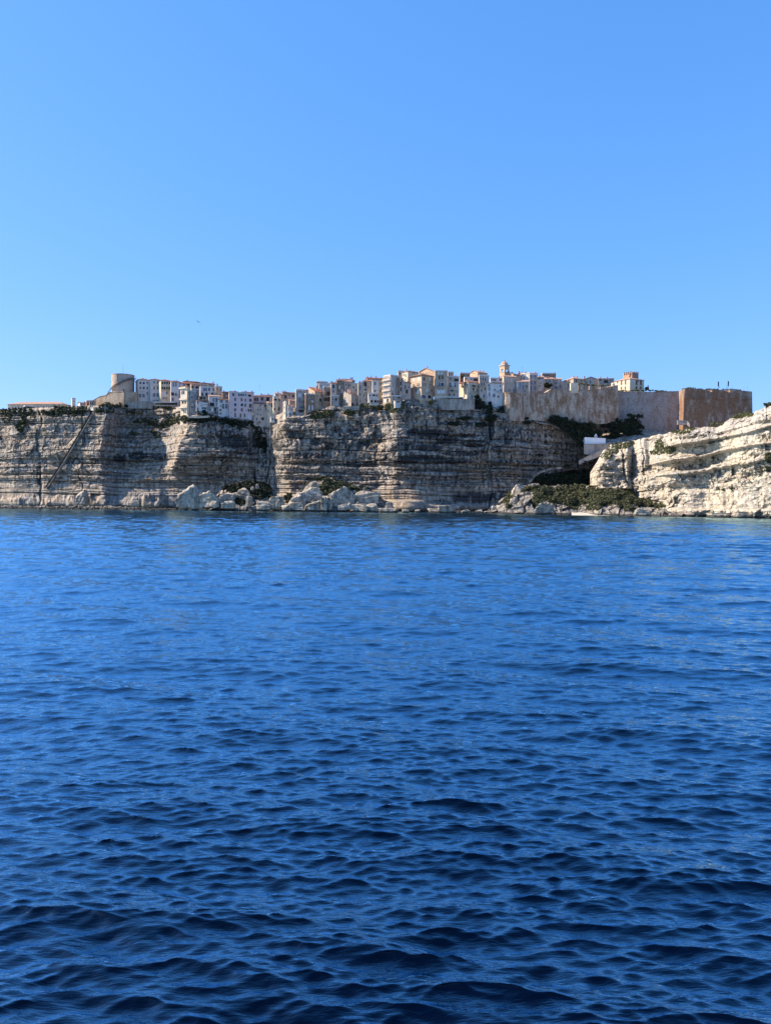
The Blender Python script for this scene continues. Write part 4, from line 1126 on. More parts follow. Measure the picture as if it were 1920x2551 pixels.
H('Z2','white house with two tall blue-shuttered windows and mottled stone lower wall',1398,1404,1560,456,905,12,8,'white','m',
  [(1452,512,28,76,'b'),(1500,512,28,76,'b'),(1430,690,70,60,'o'),(1500,690,30,50),(1440,790,40,60),(1530,790,30,80,'w')],balc=[(1400,1540,720)],tile='r',pitch=20)
H('Z3','pale pink house with broad red roof behind the narrow cream tower house',118,124,405,330,600,26,8,'rose','m',[(165,372,46,50,'w'),(220,372,30,50),(290,368,60,40,'o'),(350,380,30,50)],tile='r',pitch=22)
H('Z3','tall narrow cream tower house with stacked loggias on the cliff edge',148,272,335,395,1010,-1,40,'cream','f',
  [(180,515,26,66,'a'),(212,512,26,66,'a'),(178,600,26,60,'w'),(212,600,24,60,'w'),(190,700,36,50,'o'),(240,700,26,50,'o'),(195,780,40,30,'w'),(215,870,22,60),(245,868,25,62),(305,520,18,40),(305,640,18,40)],
  balc=[(140,262,446),(145,262,655),(140,262,808)],rail='solid',found=4)
H('Z3','grey-pink terrace house with brown roof behind the narrow tower house',338,350,520,350,640,16,15,'rose','m',[(380,410,36,60,'o'),(460,420,60,60,'o'),(500,400,30,60)],tile='b',pitch=18)
H('Z3','wide ochre house with long brown roof and chimneys on the skyline',505,520,795,330,600,30,15,'ochre','h',[(560,380,26,40),(610,385,26,40),(740,400,30,24,'a'),(700,372,26,36)],chims=[(600,14),(770,30)],tile='b',pitch=18)
H('Z3','brown-roofed house at the left end of the skyline roofs',200,215,520,300,500,38,10,'brown','h',[(300,325,24,24),(400,325,24,24)],tile='b',pitch=17,chims=[(280,10)])
H('Z3','white terrace house with a row of arched and square windows under a flat top',512,522,805,408,610,10,6,'white','f',
  [(596,452,28,64,'a'),(634,452,28,64,'a'),(690,450,40,58),(770,452,32,52),(560,540,34,50,'n'),(640,545,40,60,'o'),(750,535,40,40,'o')])
H('Z3','ochre end house with small scattered windows and a tall chimney',800,806,932,405,610,9,8,'orange','f',[(842,442,18,34),(906,455,20,38),(826,540,16,24),(896,552,18,34)],chims=[(843,40)])
H('Z3','narrow grey-white house with three arched windows one above another',328,332,452,490,905,2,6,'grey','f',
  [(365,602,26,54,'a'),(367,692,26,44,'d'),(367,788,26,52,'a'),(425,560,26,40)],found=4)
H('Z3','dark-awned terrace room above the grey-white arched house',350,358,490,455,560,6,8,'grey','f',[(420,500,100,60,'o')],name='terrace_room',cat='house')
H('Z3','white house with a wide dark loggia under a brown tile eave',440,446,662,672,890,0,5,'white','m',
  [(475,702,22,42),(606,692,100,50,'o'),(475,822,22,46),(596,806,92,36),(540,760,18,20)],balc=[(540,660,728)],tile='b',pitch=16,rail='solid',found=4)
H('Z3','upper terrace with brown awning roof above the white loggia house',490,500,742,590,700,7,5,'beige','m',[(540,620,50,40,'o'),(600,620,40,40,'o'),(710,640,50,60,'o')],tile='b',pitch=10,name='terrace_house')
H('Z3','white house with terracotta eave and blue shutters beside the grey lean-to',680,686,884,578,785,3,6,'white','m',
  [(772,648,28,72,'b'),(826,650,36,72,'b'),(742,736,88,70,'o'),(825,726,16,36)],tile='p',pitch=18)
H('Z3','low grey lean-to with three dark openings on the rock edge',664,668,852,785,880,0,5,'grey','m',[(700,828,36,66),(748,832,30,66,'w'),(800,830,42,72,'o')],tile='g',pitch=8,found=4,name='lean_to',cat='house')
H('Z3','cream house with brown hip roof and tall paired dark windows',853,858,1052,642,960,1,5,'white','h',
  [(920,672,54,62,'b'),(1020,675,46,60,'b'),(903,766,16,40),(952,772,46,88),(1015,772,46,88),(900,842,34,36,'o')],tile='b',pitch=17,found=3)
H('Z3','brown-roofed house showing over the gap left of the pink building',930,940,1068,500,640,22,10,'brown','h',[(980,540,24,24),(1020,575,26,24,'w')],tile='b',pitch=20,chims=[(965,10)])
H('Z3','house with pale hip roof just above the left corner of the pink building',1060,1068,1230,490,620,26,8,'beige','h',[(1110,500,20,14)],tile='g',pitch=18)
H('Z3','large pink five-storey building standing on the cliff edge',1056,1062,1512,516,1000,0,3,'pink','f',
  [(1145,552,38,50,'n'),(1262,556,56,44,'d'),(1322,556,56,44,'d'),(1376,556,26,44,'d'),(1452,570,62,40,'o'),
   (1180,642,30,56,'n'),(1300,645,30,56,'n'),(1370,655,22,52,'n'),(1466,656,46,54,'n'),(1180,740,46,58,'a'),(1307,742,50,58,'a'),(1369,750,30,56,'n'),(1464,762,46,70,'n'),
   (1178,836,32,56,'n'),(1304,838,32,56,'n'),(1383,846,12,26),(1432,848,30,52,'n'),(1475,848,30,52,'n'),(1180,936,26,80,'n'),(1280,948,26,76,'n'),(1358,944,26,64,'n'),(1447,975,52,56,'w'),(1082,698,12,18),(1090,890,12,14)],
  name='apartment_building',cat='building',found=7,chims=[(1080,10)])
H('Z3','red-brown roofed house on the skyline right of the pink building',1290,1300,1530,500,640,30,10,'rose','h',[(1360,520,24,20),(1440,525,24,20)],chims=[(1375,12),(1500,18)],tile='r',pitch=19)
H('Z4','dark tiled roof house on the skyline with small chimneys',60,66,296,560,680,30,6,'brown','h',[(120,580,24,20),(200,585,24,20)],chims=[(75,14),(215,20)],tile='b',pitch=18)
H('Z4','pale pink terrace house between the pink building and the cleft',-125,-110,322,580,720,9,5,'pink','f',[(-35,640,44,62,'n'),(12,640,36,60,'n'),(97,632,50,62,'n'),(205,640,60,80,'o')],balc=[(150,242,682)])
H('Z4','grey house with brown tiled eave and small square windows beside the pink building',-66,-62,205,720,1060,-1,4,'beige','m',
  [(68,746,28,40),(155,762,32,36,'o'),(16,836,30,36),(70,836,28,36),(172,826,24,42),(12,920,30,36),(70,930,24,40),(0,1012,22,62),(108,1006,46,54,'o')],tile='b',pitch=12,found=7)
H('Z4','narrow cream house with ochre eave at the edge of the cleft',186,192,300,705,1010,-2,6,'cream','m',[(280,752,26,72,'o'),(235,740,20,40),(215,860,16,60)],tile='p',pitch=16,found=10)
H('Z4','cream sunlit house with a loggia at the top and an arched window',300,312,442,608,990,3,22,'cream','f',
  [(348,646,60,36,'o'),(420,650,26,36,'o'),(328,736,18,62),(326,822,40,52,'a'),(412,822,28,58,'o'),(405,912,34,40,'o')],found=8)
H('Z4','small white oriel box with a blue window hanging in the cleft',250,258,332,985,1068,-6,5,'white','f',[(298,1014,32,44,'b')],name='oriel_box',cat='house',found=.3,deep=5)
H('Z4','rough stone foundation house below the white oriel box in the cleft',235,240,402,1072,1270,-5,5,'stone','f',[(232,1190,26,60,'o'),(285,1195,20,40),(330,1110,20,24)],found=4,deep=6,name='foundation_house',cat='house')
H('Z4','cream upper house behind the loggia house',328,338,450,530,640,18,14,'cream','m',[(380,560,22,34)],tile='p',pitch=16,chims=[(400,16)])
H('Z4','wide pink-grey house with red-brown roof left of the tall grey house',470,484,725,515,720,16,16,'rose','m',[(540,592,36,60,'o'),(682,578,40,44,'o'),(610,560,24,40,'n')],tile='b',pitch=17,chims=[(540,14),(440,14)])
H('Z4','plain rose house wall closing the gap above the cleft',436,442,505,560,800,12,8,'rose','m',[(470,610,16,30),(475,680,16,30)],tile='b',pitch=14)
H('Z4','sunlit cream stair-tower house on the cliff rim',492,540,572,700,985,-2,45,'cream','f',[(548,822,18,44),(515,790,14,30),(520,900,14,40),(560,930,18,50)],found=4)
H('Z4','pale lit house with faded roof next to the cream stair-tower',560,590,682,762,975,-1,38,'white','m',[(597,816,26,50),(620,922,38,50),(650,820,20,40),(572,930,14,50)],tile='p',pitch=16,found=4)
H('Z4','terrace with rounded pale roofs behind the faded-roof house',600,612,725,660,780,8,20,'rose','m',[(640,690,24,20),(690,700,24,20)],tile='p',pitch=14,name='terrace_house')
H('Z4','tall weathered grey-beige house with a white-roofed terrace at its foot',724,735,908,475,970,1,12,'grey','f',
  [(805,562,56,62,'w'),(798,650,32,70),(832,782,62,56,'b'),(838,862,112,56,'o'),(706,830,26,60),(880,560,20,50,'n'),(880,780,26,50),(730,930,40,60,'o')],balc=[(728,906,708),(780,906,822)],found=4)
H('Z4','house with weathered gable roof above the tall grey-beige house',755,775,1062,455,620,26,20,'beige','g',[(820,490,22,26),(900,490,22,26)],chims=[(1045,14)],tile='g',pitch=20)
H('Z4','brown stone house with white arched ground-floor windows',898,915,1092,545,960,0,14,'brown','f',
  [(1036,515,62,36,'o'),(1042,636,38,52),(1043,682,34,28,'w'),(984,800,26,84,'w'),(1046,800,26,84,'w'),(982,908,58,72,'a'),(1046,904,40,60,'w'),(960,600,20,40)],found=4)
H('Z4','ochre house with bright red tiled roof above the brown stone house',975,1090,1252,490,770,4,30,'ochre','m',[(1195,650,40,50,'o'),(1140,570,26,40),(1220,560,22,40),(1050,520,24,26)],tile='r',pitch=24,chims=[(1170,12)],balc=[(1150,1230,705)])
H('Z4','dark shadowed house with balconies right of the red-roofed ochre house',1250,1258,1392,412,760,5,8,'brown','f',
  [(1342,532,62,72,'o'),(1300,640,80,60,'o'),(1360,640,30,80,'o'),(1300,470,30,40),(1352,450,26,40)],balc=[(1240,1385,690),(1300,1385,580)],found=4)
H('Z4','flat-roofed grey roof pavilion standing above the skyline',1126,1134,1322,312,400,26,6,'grey','f',[(1180,350,44,30,'b'),(1250,350,50,30,'b'),(1300,350,24,30)],over=1.4,name='roof_pavilion',cat='house')
H('Z4','white rooftop room beside the grey roof pavilion',1160,1166,1392,348,470,20,5,'white','f',[(1210,390,26,24),(1330,350,30,24,'o')],name='rooftop_room',cat='house')
H('Z4','rose stone house with a white-framed arched window and white terrace',1384,1392,1505,340,680,4,6,'rose','m',[(1444,396,46,82,'a'),(1440,492,40,44),(1430,600,60,50,'w')],tile='b',pitch=14,balc=[(1388,1495,562)],rail='solid')
H('Z4','pale lower storey terrace house at the rim below the rose stone house',1388,1394,1545,575,700,1,5,'grey','f',[(1430,640,30,40),(1490,640,40,50,'o')],found=4,name='terrace_house')
H('Z5','old red-brown patched house with irregular windows',-15,-8,136,440,850,5,6,'brown','m',[(45,562,24,60,'w'),(40,676,40,30),(90,640,26,60,'w'),(30,780,30,40,'o'),(100,500,22,40)],tile='b',pitch=16,chims=[(40,10)],found=4)
H('Z5','brown house with twin chimney stacks on the skyline',-20,10,330,425,560,24,8,'brown','h',[(60,450,24,24),(160,450,24,24)],chims=[(265,22),(300,26)],tile='b',pitch=16)
H('Z5','reddish stone house with pink eave right of the patched house',130,136,272,455,760,6,6,'rose','m',[(170,520,24,40),(220,530,24,44,'n'),(190,590,22,30)],tile='p',pitch=16)
H('Z5','dark grey stone house projecting on the rim with an orange-lit gable',108,262,362,700,925,-1,38,'stone','m',[(140,880,24,50),(188,885,22,64,'o'),(290,890,46,64,'o'),(150,770,22,40),(220,690,40,30,'n'),(330,800,20,40)],tile='b',pitch=16,found=4)
H('Z5','cream plastered house with one small window and an uneven top',262,270,392,500,800,7,8,'cream','f',[(305,562,26,36,'a'),(350,620,20,30)],chims=[(290,14)])
H('Z5','tall beige house with blue-grey panels beside the cream house',385,392,482,480,900,3,8,'beige','f',[(430,570,34,96,'b'),(432,700,26,60),(430,820,22,60)],found=4)
H('Z5','beige house with a dark recessed balcony and a white parapet',476,484,560,458,880,4,8,'beige','m',[(526,502,46,90,'o'),(530,626,46,50,'o'),(505,720,20,44),(530,800,18,40)],balc=[(480,555,655)],rail='solid',tile='b',pitch=16,found=4)
H('Z5','plain windowless brown-beige house left of the white tower house',550,558,664,450,870,4,6,'tan','m',[(576,812,26,40,'o'),(610,560,14,18),(630,780,14,30)],tile='r',pitch=18,found=4)
H('Z5','house with red roofs and chimneys behind the white tower house',540,556,868,395,560,24,8,'rose','g',[(600,420,22,24),(800,420,22,24)],chims=[(575,12),(735,22),(640,14)],tile='r',pitch=20)
H('Z5','narrow white tower house with strip windows',654,662,786,455,690,2,6,'white','f',[(712,496,30,58),(714,542,30,34,'w'),(710,632,30,46),(744,626,12,16)])
H('Z5','white box terrace room with a round window below the narrow tower house',578,586,772,690,782,-1,5,'white','f',[(617,718,30,32,'a'),(690,712,56,40,'o'),(745,720,22,60,'o')],name='terrace_room',cat='house',balc=[(590,745,768)],rail='solid')
H('Z5','white lower terrace with columns on the rim under the box terrace room',606,612,795,792,862,-2,4,'white','f',[(650,828,50,44,'o'),(720,828,50,44,'o'),(772,828,26,44,'o')],name='terrace_room',cat='house',found=1.5,balc=[(610,792,858)])
H('Z5','yellow house with brown shuttered windows between the two white towers',784,790,876,425,720,4,6,'yellow','ml',[(815,500,22,58,'n'),(860,500,20,58,'n'),(815,622,22,66,'n')],tile='b',pitch=20)
H('Z5','white five-storey tower house with glazed loggias on its left side',868,1002,1178,342,770,-1,40,'beige','f',
  [(1020,402,24,64,'w'),(1132,402,20,26),(1020,506,20,60,'w'),(1132,500,20,32),(1042,596,24,60,'w'),(1133,616,16,76,'w'),(1038,702,30,50,'n')]+
  [(x,y,30,62,'b') for y in (408,506,602,702) for x in (896,936,978)]+[(900,810,26,50,'w'),(950,810,40,60,'o')],
  balc=[(864,1004,452),(864,1004,548),(864,1004,648),(864,1004,750)],rail='solid',chims=[(1020,10),(1110,14)],name='tower_house',found=5)
H('Z5','rough stone terrace block on the rim right of the glazed tower house',1016,1022,1200,735,890,-2,5,'stone','f',[(1160,740,40,60,'o'),(1070,800,30,40)],found=4,name='terrace_block',cat='house')
H('Z5','small whitewashed lean-to on the slope beside the stone terrace block',1066,1085,1205,820,880,-3,20,'white','m',[(1150,840,60,20,'o')],tile='g',pitch=10,name='lean_to',cat='house')
H('Z5','narrow rose house with dark stacked balconies',1170,1176,1240,408,740,3,6,'rose','m',[(1197,490,30,62,'o'),(1197,600,26,70,'o'),(1222,440,14,40)],balc=[(1175,1232,545),(1175,1232,650)],tile='b',pitch=16)
H('Z5','ochre flat-topped house on the skyline above the narrow rose house',1140,1148,1282,268,420,22,6,'ochre','f',[(1180,310,22,30),(1240,305,22,30)],chims=[(1185,10)])
H('Z5','cream sunlit house with grey-brown hip roof near the highest point',1222,1330,1560,262,540,12,35,'cream','h',[(1250,330,24,40),(1290,340,24,50),(1280,440,18,60),(1440,285,26,26),(1250,440,18,40)],tile='g',pitch=18,chims=[(1335,12)])
H('Z5','pinkish gabled house with two tall windows left of the ochre corner house',1228,1236,1388,480,720,3,6,'rose','mr',[(1280,560,22,84,'n'),(1310,642,40,72,'o'),(1345,560,20,50)],tile='b',pitch=8)
H('Z6','ochre corner house with sunlit left side and arched ground floor',-130,72,302,325,790,-1,42,'ochre','f',
  [(-75,422,30,60,'w'),(22,405,36,60,'w'),(-78,530,26,54),(-2,515,20,54,'n'),(32,515,20,54,'n'),(-100,640,20,56),(-25,620,28,50,'n'),(5,650,40,60,'w'),(-85,760,24,50),
   (120,406,36,60,'n'),(230,406,36,60,'w'),(105,512,26,66),(144,512,26,66),(245,512,36,16),(176,636,42,74,'w'),(266,630,20,50,'n'),(115,742,80,70,'a'),(222,742,60,62,'a'),(230,342,18,14),(125,342,18,14)],
  balc=[(-60,60,572),(150,205,680)],over=.9,found=4)
H('Z6','sunlit orange house with small windows behind the ochre corner house',-20,325,345,262,480,16,55,'orange','g',[(155,285,14,32),(187,280,14,32),(238,274,18,34,'w'),(297,268,14,32)],tile='p',pitch=18,chims=[(338,22)])
H('Z6','tall tan house with two pairs of shuttered windows and one long balcony',318,328,566,262,735,0,8,'tan','f',
  [(410,378,36,80,'n'),(468,376,36,80,'n'),(406,512,36,82,'b'),(466,506,56,62,'a'),(408,600,36,14),(466,600,36,14),(440,648,130,60,'w'),(395,300,30,44,'w'),(455,300,30,44,'w')],balc=[(345,528,556)],found=2)
H('Z6','tan house with triple dark windows and a setback attic',560,568,782,368,735,1,6,'beige','f',
  [(625,406,20,40),(732,426,82,54,'o'),(620,520,34,76),(664,520,46,80,'w'),(706,520,32,76),(600,702,26,42,'n'),(688,702,26,42,'n'),(650,625,40,40,'n')],balc=[(595,728,562),(565,748,652)],found=2)
H('Z6','small setback attic with two windows on the triple-window house',566,574,680,285,380,5,8,'beige','f',[(592,318,26,50),(638,318,28,50)],name='attic',cat='house')
H('Z6','dark red-brown flat-topped house behind the cream balcony house',790,800,985,305,480,14,8,'brown','f',[(842,366,46,50,'o'),(910,350,30,40),(950,340,20,30)],chims=[(825,6)])
H('Z6','cream house with sunlit left wall and iron balconies beside the small tree',786,952,1160,460,800,0,42,'cream','f',
  [(840,516,26,42,'n'),(895,500,24,40),(930,520,16,40),(1055,540,60,44,'n'),(1050,600,34,50,'n'),(985,682,24,30),(1020,736,26,72),(1120,620,26,60),(880,720,20,60)],balc=[(1000,1112,556),(1000,1108,664),(820,945,548)],found=3)
H('Z6','white and ochre roof terraces above the cream balcony house',868,885,1165,385,480,8,14,'white','f',[(910,420,40,50,'n'),(1015,400,30,44),(1090,420,80,50,'o')],name='terrace_house')
H('Z6','sunlit orange gable house on the skyline',985,1135,1315,275,420,18,45,'orange','g',[(1055,297,28,22),(1190,310,26,34),(1250,300,26,34),(1290,320,18,30)],tile='p',pitch=20,chims=[(1235,12),(1290,14)])
H('Z6','shaded house with arched upper windows and dark balconies left of the white gable house',1150,1162,1345,350,800,2,10,'beige','f',
  [(1190,402,22,46,'a'),(1231,402,26,52,'a'),(1277,412,22,62),(1206,506,26,52),(1252,506,20,52),(1205,622,22,56),(1270,600,20,50,'o'),(1210,720,24,50,'w'),(1250,730,22,60)],balc=[(1160,1292,556),(1165,1290,466)],found=4)
H('Z6','white house with a sloping shadowed gable above the crevice',1296,1306,1610,500,800,1,6,'white','mr',
  [(1345,528,36,36,'b'),(1350,594,26,62,'b'),(1452,612,20,42),(1353,698,26,66,'b'),(1560,540,20,40),(1440,720,44,60,'b'),(1520,740,36,36,'n'),(1570,612,20,40,'n')],balc=[(1480,1580,655)],tile='g',pitch=4,found=6)
H('Z6','white roof terrace with balustrade above the white gable house',1362,1372,1612,400,500,10,8,'white','f',[(1400,430,24,40),(1450,430,60,30,'o'),(1560,430,40,40,'o')],name='terrace_house',balc=[(1400,1600,470)],rail='solid',chims=[(1540,22)])
# right of the crevice, around the bell tower
H('Z7','plain beige house on the rim above the round bastion',236,262,500,510,810,6,24,'beige','m',[(460,682,26,60,'w'),(450,772,22,44),(372,772,22,44),(250,640,12,60,'n'),(330,640,14,20)],tile='p',pitch=17)
H('Z7','orange-roofed house with a sunlit roof below the bell tower',245,440,585,470,620,16,52,'orange','g',[(300,500,22,20),(520,500,24,30),(480,480,24,24)],tile='p',pitch=18,chims=[(435,14),(505,14)])
H('Z7','grey weathered house with blue shutters and a sloping terracotta roof',488,498,745,610,840,2,6,'grey','m',
  [(516,655,26,110,'w'),(570,688,24,120,'b'),(625,720,44,110,'b'),(690,700,30,60,'n'),(660,780,24,50,'n')],tile='p',pitch=20)
H('Z7','bright sunlit white house with one slit window',575,742,756,455,800,12,60,'white','f',[(645,545,18,62),(700,600,14,30)],chims=[(680,14)])
H('Z7','tall grey house with a grid of blue shutters',740,750,898,480,790,8,8,'grey','f',
  [(775,512,34,50,'b'),(848,512,36,50,'b'),(776,632,40,66,'b'),(850,632,40,62,'b'),(770,732,42,82,'b'),(850,736,42,76,'b'),(810,570,26,40,'w')],balc=[(755,895,580)],chims=[(770,8),(835,12)])
H('Z7','house with red roofs and aerials right of the bell tower',520,540,900,455,560,26,10,'rose','h',[(650,480,20,20),(800,480,20,20)],tile='r',pitch=18,chims=[(545,24),(680,14),(870,10)])
H('Z7','small pink house with dark windows right of the blue-shuttered house',890,898,1015,525,620,12,8,'rose','m',[(935,560,24,50,'o'),(985,560,24,50,'b')],tile='p',pitch=16)
H('Z7','ochre garden house wall behind the cypress',895,905,1015,590,800,6,6,'beige','f',[(940,690,18,40),(960,640,18,30)])
H('Z7','flat red-brick house on the skyline',972,985,1245,462,600,28,10,'brick','f',[(1040,490,20,30),(1080,490,20,30),(1120,495,20,30)],chims=[(1150,6),(1240,14)])
H('Z7','house with a bright terracotta eave behind the round trees',1005,1015,1185,560,760,14,6,'beige','m',[(1060,600,24,40),(1120,600,40,30,'b'),(1160,660,20,50)],tile='p',pitch=18)
H('Z7','rose house with terracotta roof between the two round trees',1176,1186,1352,565,770,12,8,'rose','m',[(1238,640,40,40,'b'),(1300,600,24,40,'w'),(1250,720,60,50,'b'),(1320,700,20,60,'n')],tile='p',pitch=18)
H('Z7','beige house with a broad front gable behind the right round tree',1285,1300,1528,640,780,10,8,'beige','gy',[(1400,620,20,30),(1350,700,20,40),(1480,700,20,40)],tile='b',pitch=26)
H('Z8','tan house with a hipped terracotta roof and chimneys',40,178,345,335,450,20,38,'tan','h',[(122,372,16,40),(225,375,22,40,'n'),(355,375,30,30),(300,375,20,36)],tile='p',pitch=22,chims=[(240,12),(300,10)])
H('Z8','long house with weathered low roof left of the grey annex',330,345,570,352,450,26,12,'beige','gy',[(355,380,22,40,'n'),(450,390,18,40),(390,400,16,30)],tile='b',pitch=15,chims=[(360,10)])
H('Z8','grey annex with a framed dark window beside the ochre manor',560,572,826,340,440,18,8,'grey','m',[(608,362,40,30,'n'),(610,415,22,30),(698,386,70,46,'o'),(770,370,20,30)],tile='p',pitch=10,chims=[(615,12),(725,14)])
manor = H('Z8','ochre manor with sunlit left side and terracotta roof above the curtain wall',826,1080,1306,340,522,24,46,'cream','h',
  [(883,392,20,42,'n'),(945,402,22,72,'n'),(1010,396,22,72,'n'),(1007,488,20,50,'n'),(945,490,20,46,'n'),(1140,378,46,36,'w'),(1185,398,28,82,'n'),(1214,378,18,30),(1253,402,28,82,'n'),(1184,488,26,50,'n'),(1250,486,26,42,'n')],
  name='manor_house',cat='house',tile='p',pitch=18,chims=[(1270,16)])
tw = H('Z8','square brick lookout tower with battlements on the manor roof',975,1112,1217,252,330,30,45,'brick','f',[(1160,280,20,24)],name='lookout_tower',cat='tower')
# ------------------------------------------------------------------ water tower and its walls
def water_tower():
    D = float(top_depth(297)) + 14
    c = atv(zx('Z2', 430), zy('Z2', 660), D); top = atv(zx('Z2', 430), zy('Z2', 300), D)
    r = 209 / 7.568 * D / FPX
    cy = D + r
    z0, z1 = c.z - 3, top.z
    root = empty('water_tower', (c.x, cy, z0))
    b = MB(); b.lathe([(r, 0), (r, z1 - z0 - .5), (r - .02, z1 - z0 - .45), (r + .18, z1 - z0 - .4), (r + .18, z1 - z0), (r - .3, z1 - z0), (r - .3, z1 - z0 - .3)], 64)
    o = b.build('drum', plaster('tower_render', (0.47, 0.36, 0.28), .2), root)
    for k in range(0, 64): pass
    cap = MB(); cap.lathe([(1.6, 0), (1.6, .6), (1.0, .9), (.4, 1.0)], 20, -2.8, 0); cap.build('hatch', W['tan'], root, (0, 0, z1 - z0 - .31))
    m = MB(); mt = atv(zx('Z2', 433), zy('Z2', 100), D); m.bar((0, 0, z1 - z0 - .3), (0, 0, mt.z - z0), .09); m.bar((-.5, 0, mt.z - z0 - 3), (.5, 0, mt.z - z0 - 3), .05)
    m.build('mast', M['iron'], root)
    # spiral stair round the front
    def pt(x, y, rr):
        s = max(-1, min(1, (x - 430) / 209.0)); a = math.asin(s)
        z = float(z_at(zx('Z2', x), zy('Z2', y), D)) - z0
        return Vector((rr * math.sin(a), -rr * math.cos(a), z))
    st = MB(); hr = MB(); sk = MB()
    n = 34; prev = None
    for i in range(n + 1):
        t = i / n; x = 262 + (632 - 262) * t; y = 600 + (385 - 600) * t
        p = pt(x, y, r + .05); q = pt(x, y, r + 1.15)
        if prev:
            p0, q0 = prev
            st.hexa([p0 - Vector((0, 0, .12)), q0 - Vector((0, 0, .12)), Vector((q.x, q.y, q0.z - .12)), Vector((p.x, p.y, p0.z - .12))], [p0, q0, Vector((q.x, q.y, q0.z)), Vector((p.x, p.y, p0.z))])
            sk.hexa([q0 + Vector((0, 0, -.45)), q0 * 1.006 + Vector((0, 0, -.45)), q * 1.006 + Vector((0, 0, -.45)), q + Vector((0, 0, -.45))], [q0 + Vector((0, 0, .95)), q0 * 1.006 + Vector((0, 0, .95)), q * 1.006 + Vector((0, 0, .95)), q + Vector((0, 0, .95))])
            hr.bar(q0 + Vector((0, 0, 1.1)), q + Vector((0, 0, 1.1)), .07)
        prev = (p, q)
    so = st.build('spiral_stair', W['dark'], root); sk.build('stair_parapet', W['dark'], so); hr.build('handrail', M['iron'], so)
    pf = MB(); e = pt(640, 370, r + .1)
    pf.box(r - .2, -1.8, e.z - .2, r + 1.7, .8, e.z); pf.bar((r + 1.6, -1.7, e.z), (r + 1.6, -1.7, e.z + 1.5), .08); pf.bar((r + 1.6, .7, e.z), (r + 1.6, .7, e.z + 1.5), .08); pf.bar((r + 1.6, -1.7, e.z + 1.1), (r + 1.6, .7, e.z + 1.1), .07)
    pf.bar((r + 1.4, -.5, e.z - .2), (r, -.5, e.z - 2.4), .25)
    pf.build('landing', W['dark'], root)
    ld = MB(); a = pt(262, 600, r + .9); e2 = Vector((a.x - 2.1, a.y - .3, a.z - 2.6))
    for s in (-.4, .4): ld.bar(a + Vector((0, s, 0)), e2 + Vector((0, s, 0)), .14); ld.bar(a + Vector((0, s, 1)), e2 + Vector((0, s, 1)), .07)
    for i in range(9):
        q = a.lerp(e2, i / 8); ld.bar(q + Vector((0, -.4, 0)), q + Vector((0, .4, 0)), .12)
    ld.build('lower_flight', M['iron'], root)
    sl = MB(); p = pt(393, 320, r + .02); q = pt(393, 455, r + .02)
    sl.hexa([(q.x - .22, q.y - .08, q.z), (q.x + .22, q.y - .08, q.z), (q.x + .22, q.y + .3, q.z), (q.x - .22, q.y + .3, q.z)], [(p.x - .22, p.y - .08, p.z), (p.x + .22, p.y - .08, p.z), (p.x + .22, p.y + .3, p.z), (p.x - .22, p.y + .3, p.z)])
    sl.build('slit_window', M['shut_n'], root)
    dr = MB(); p = pt(510, 600, r + .02); q = pt(510, 650, r + .02); dr.box(p.x - .3, p.y - .1, q.z, p.x + .3, p.y + .3, p.z); dr.build('door', M['iron'], root)
    wn_ = MB(); p = pt(236, 430, r + .02); wn_.box(p.x - .15, p.y - .15, p.z - 1.2, p.x + .25, p.y + .4, p.z); wn_.build('window', M['glass'], root)
    tag(root, 'round buff water tower with a dark stair winding up its front', 'tower')
water_tower()

def wall_run(name, label, zone, pts, mat, thick=1.6, batter=0.0, cat='wall', coping=True, found=2.5, parent=None, smooth=0, abs_depth=True):
    """wall along a polyline; pts = (x, ytop, ybase, depth)"""
    P = []
    for x, yt, yb, d in pts:
        px = zx(zone, x); t = atv(px, zy(zone, yt), d); b = atv(px, zy(zone, yb), d)
        P.append((t, b.z - found))
    root = empty(name, (P[0][0].x, P[0][0].y, P[0][1])) if parent is None else parent
    o = root.location
    mb = MB(); cp = MB()
    n = len(P)
    # inward normals per vertex
    N = []
    for i in range(n):
        a = P[max(0, i - 1)][0]; b = P[min(n - 1, i + 1)][0]
        d = Vector((b.x - a.x, b.y - a.y, 0)).normalized()
        N.append(Vector((-d.y, d.x, 0)))
    for i in range(n - 1):
        (t0, z0), (t1, z1) = P[i], P[i + 1]
        f0 = Vector((t0.x, t0.y, z0)) - N[i] * batter * (t0.z - z0); f1 = Vector((t1.x, t1.y, z1)) - N[i + 1] * batter * (t1.z - z1)
        k0 = t0 + N[i] * thick; k1 = t1 + N[i + 1] * thick
        k0b = Vector((k0.x, k0.y, z0)); k1b = Vector((k1.x, k1.y, z1))
        mb.hexa([f0 - o, f1 - o, k1b - o, k0b - o], [t0 - o, t1 - o, k1 - o, k0 - o])
        if coping:
            e0, e1 = N[i] * .18, N[i + 1] * .18
            zz = Vector((0, 0, .005)); hh = Vector((0, 0, .35))
            cp.hexa([t0 - e0 + zz - o, t1 - e1 + zz - o, k1 + e1 + zz - o, k0 + e0 + zz - o], [t0 - e0 + hh - o, t1 - e1 + hh - o, k1 + e1 + hh - o, k0 + e0 + hh - o])
    mb.build('wall', mat, root)
    if coping: cp.build('coping', mat, root)
    if parent is None: tag(root, label, cat)
    return root
td = lambda z, x: float(top_depth(zx(z, x)))
d0 = td('Z2', 520) + 5
bw = wall_run('battery_wall', 'buff stone battery wall rising in steps to the foot of the water tower', 'Z2',
    [(-40,800,960,d0+9),(70,738,930,d0+7),(180,718,910,d0+5),(238,662,890,d0+4),(520,654,880,d0),(600,658,880,d0+1.5),(772,664,880,d0+5),(778,668,880,d0+12)], W['battery'], 5)
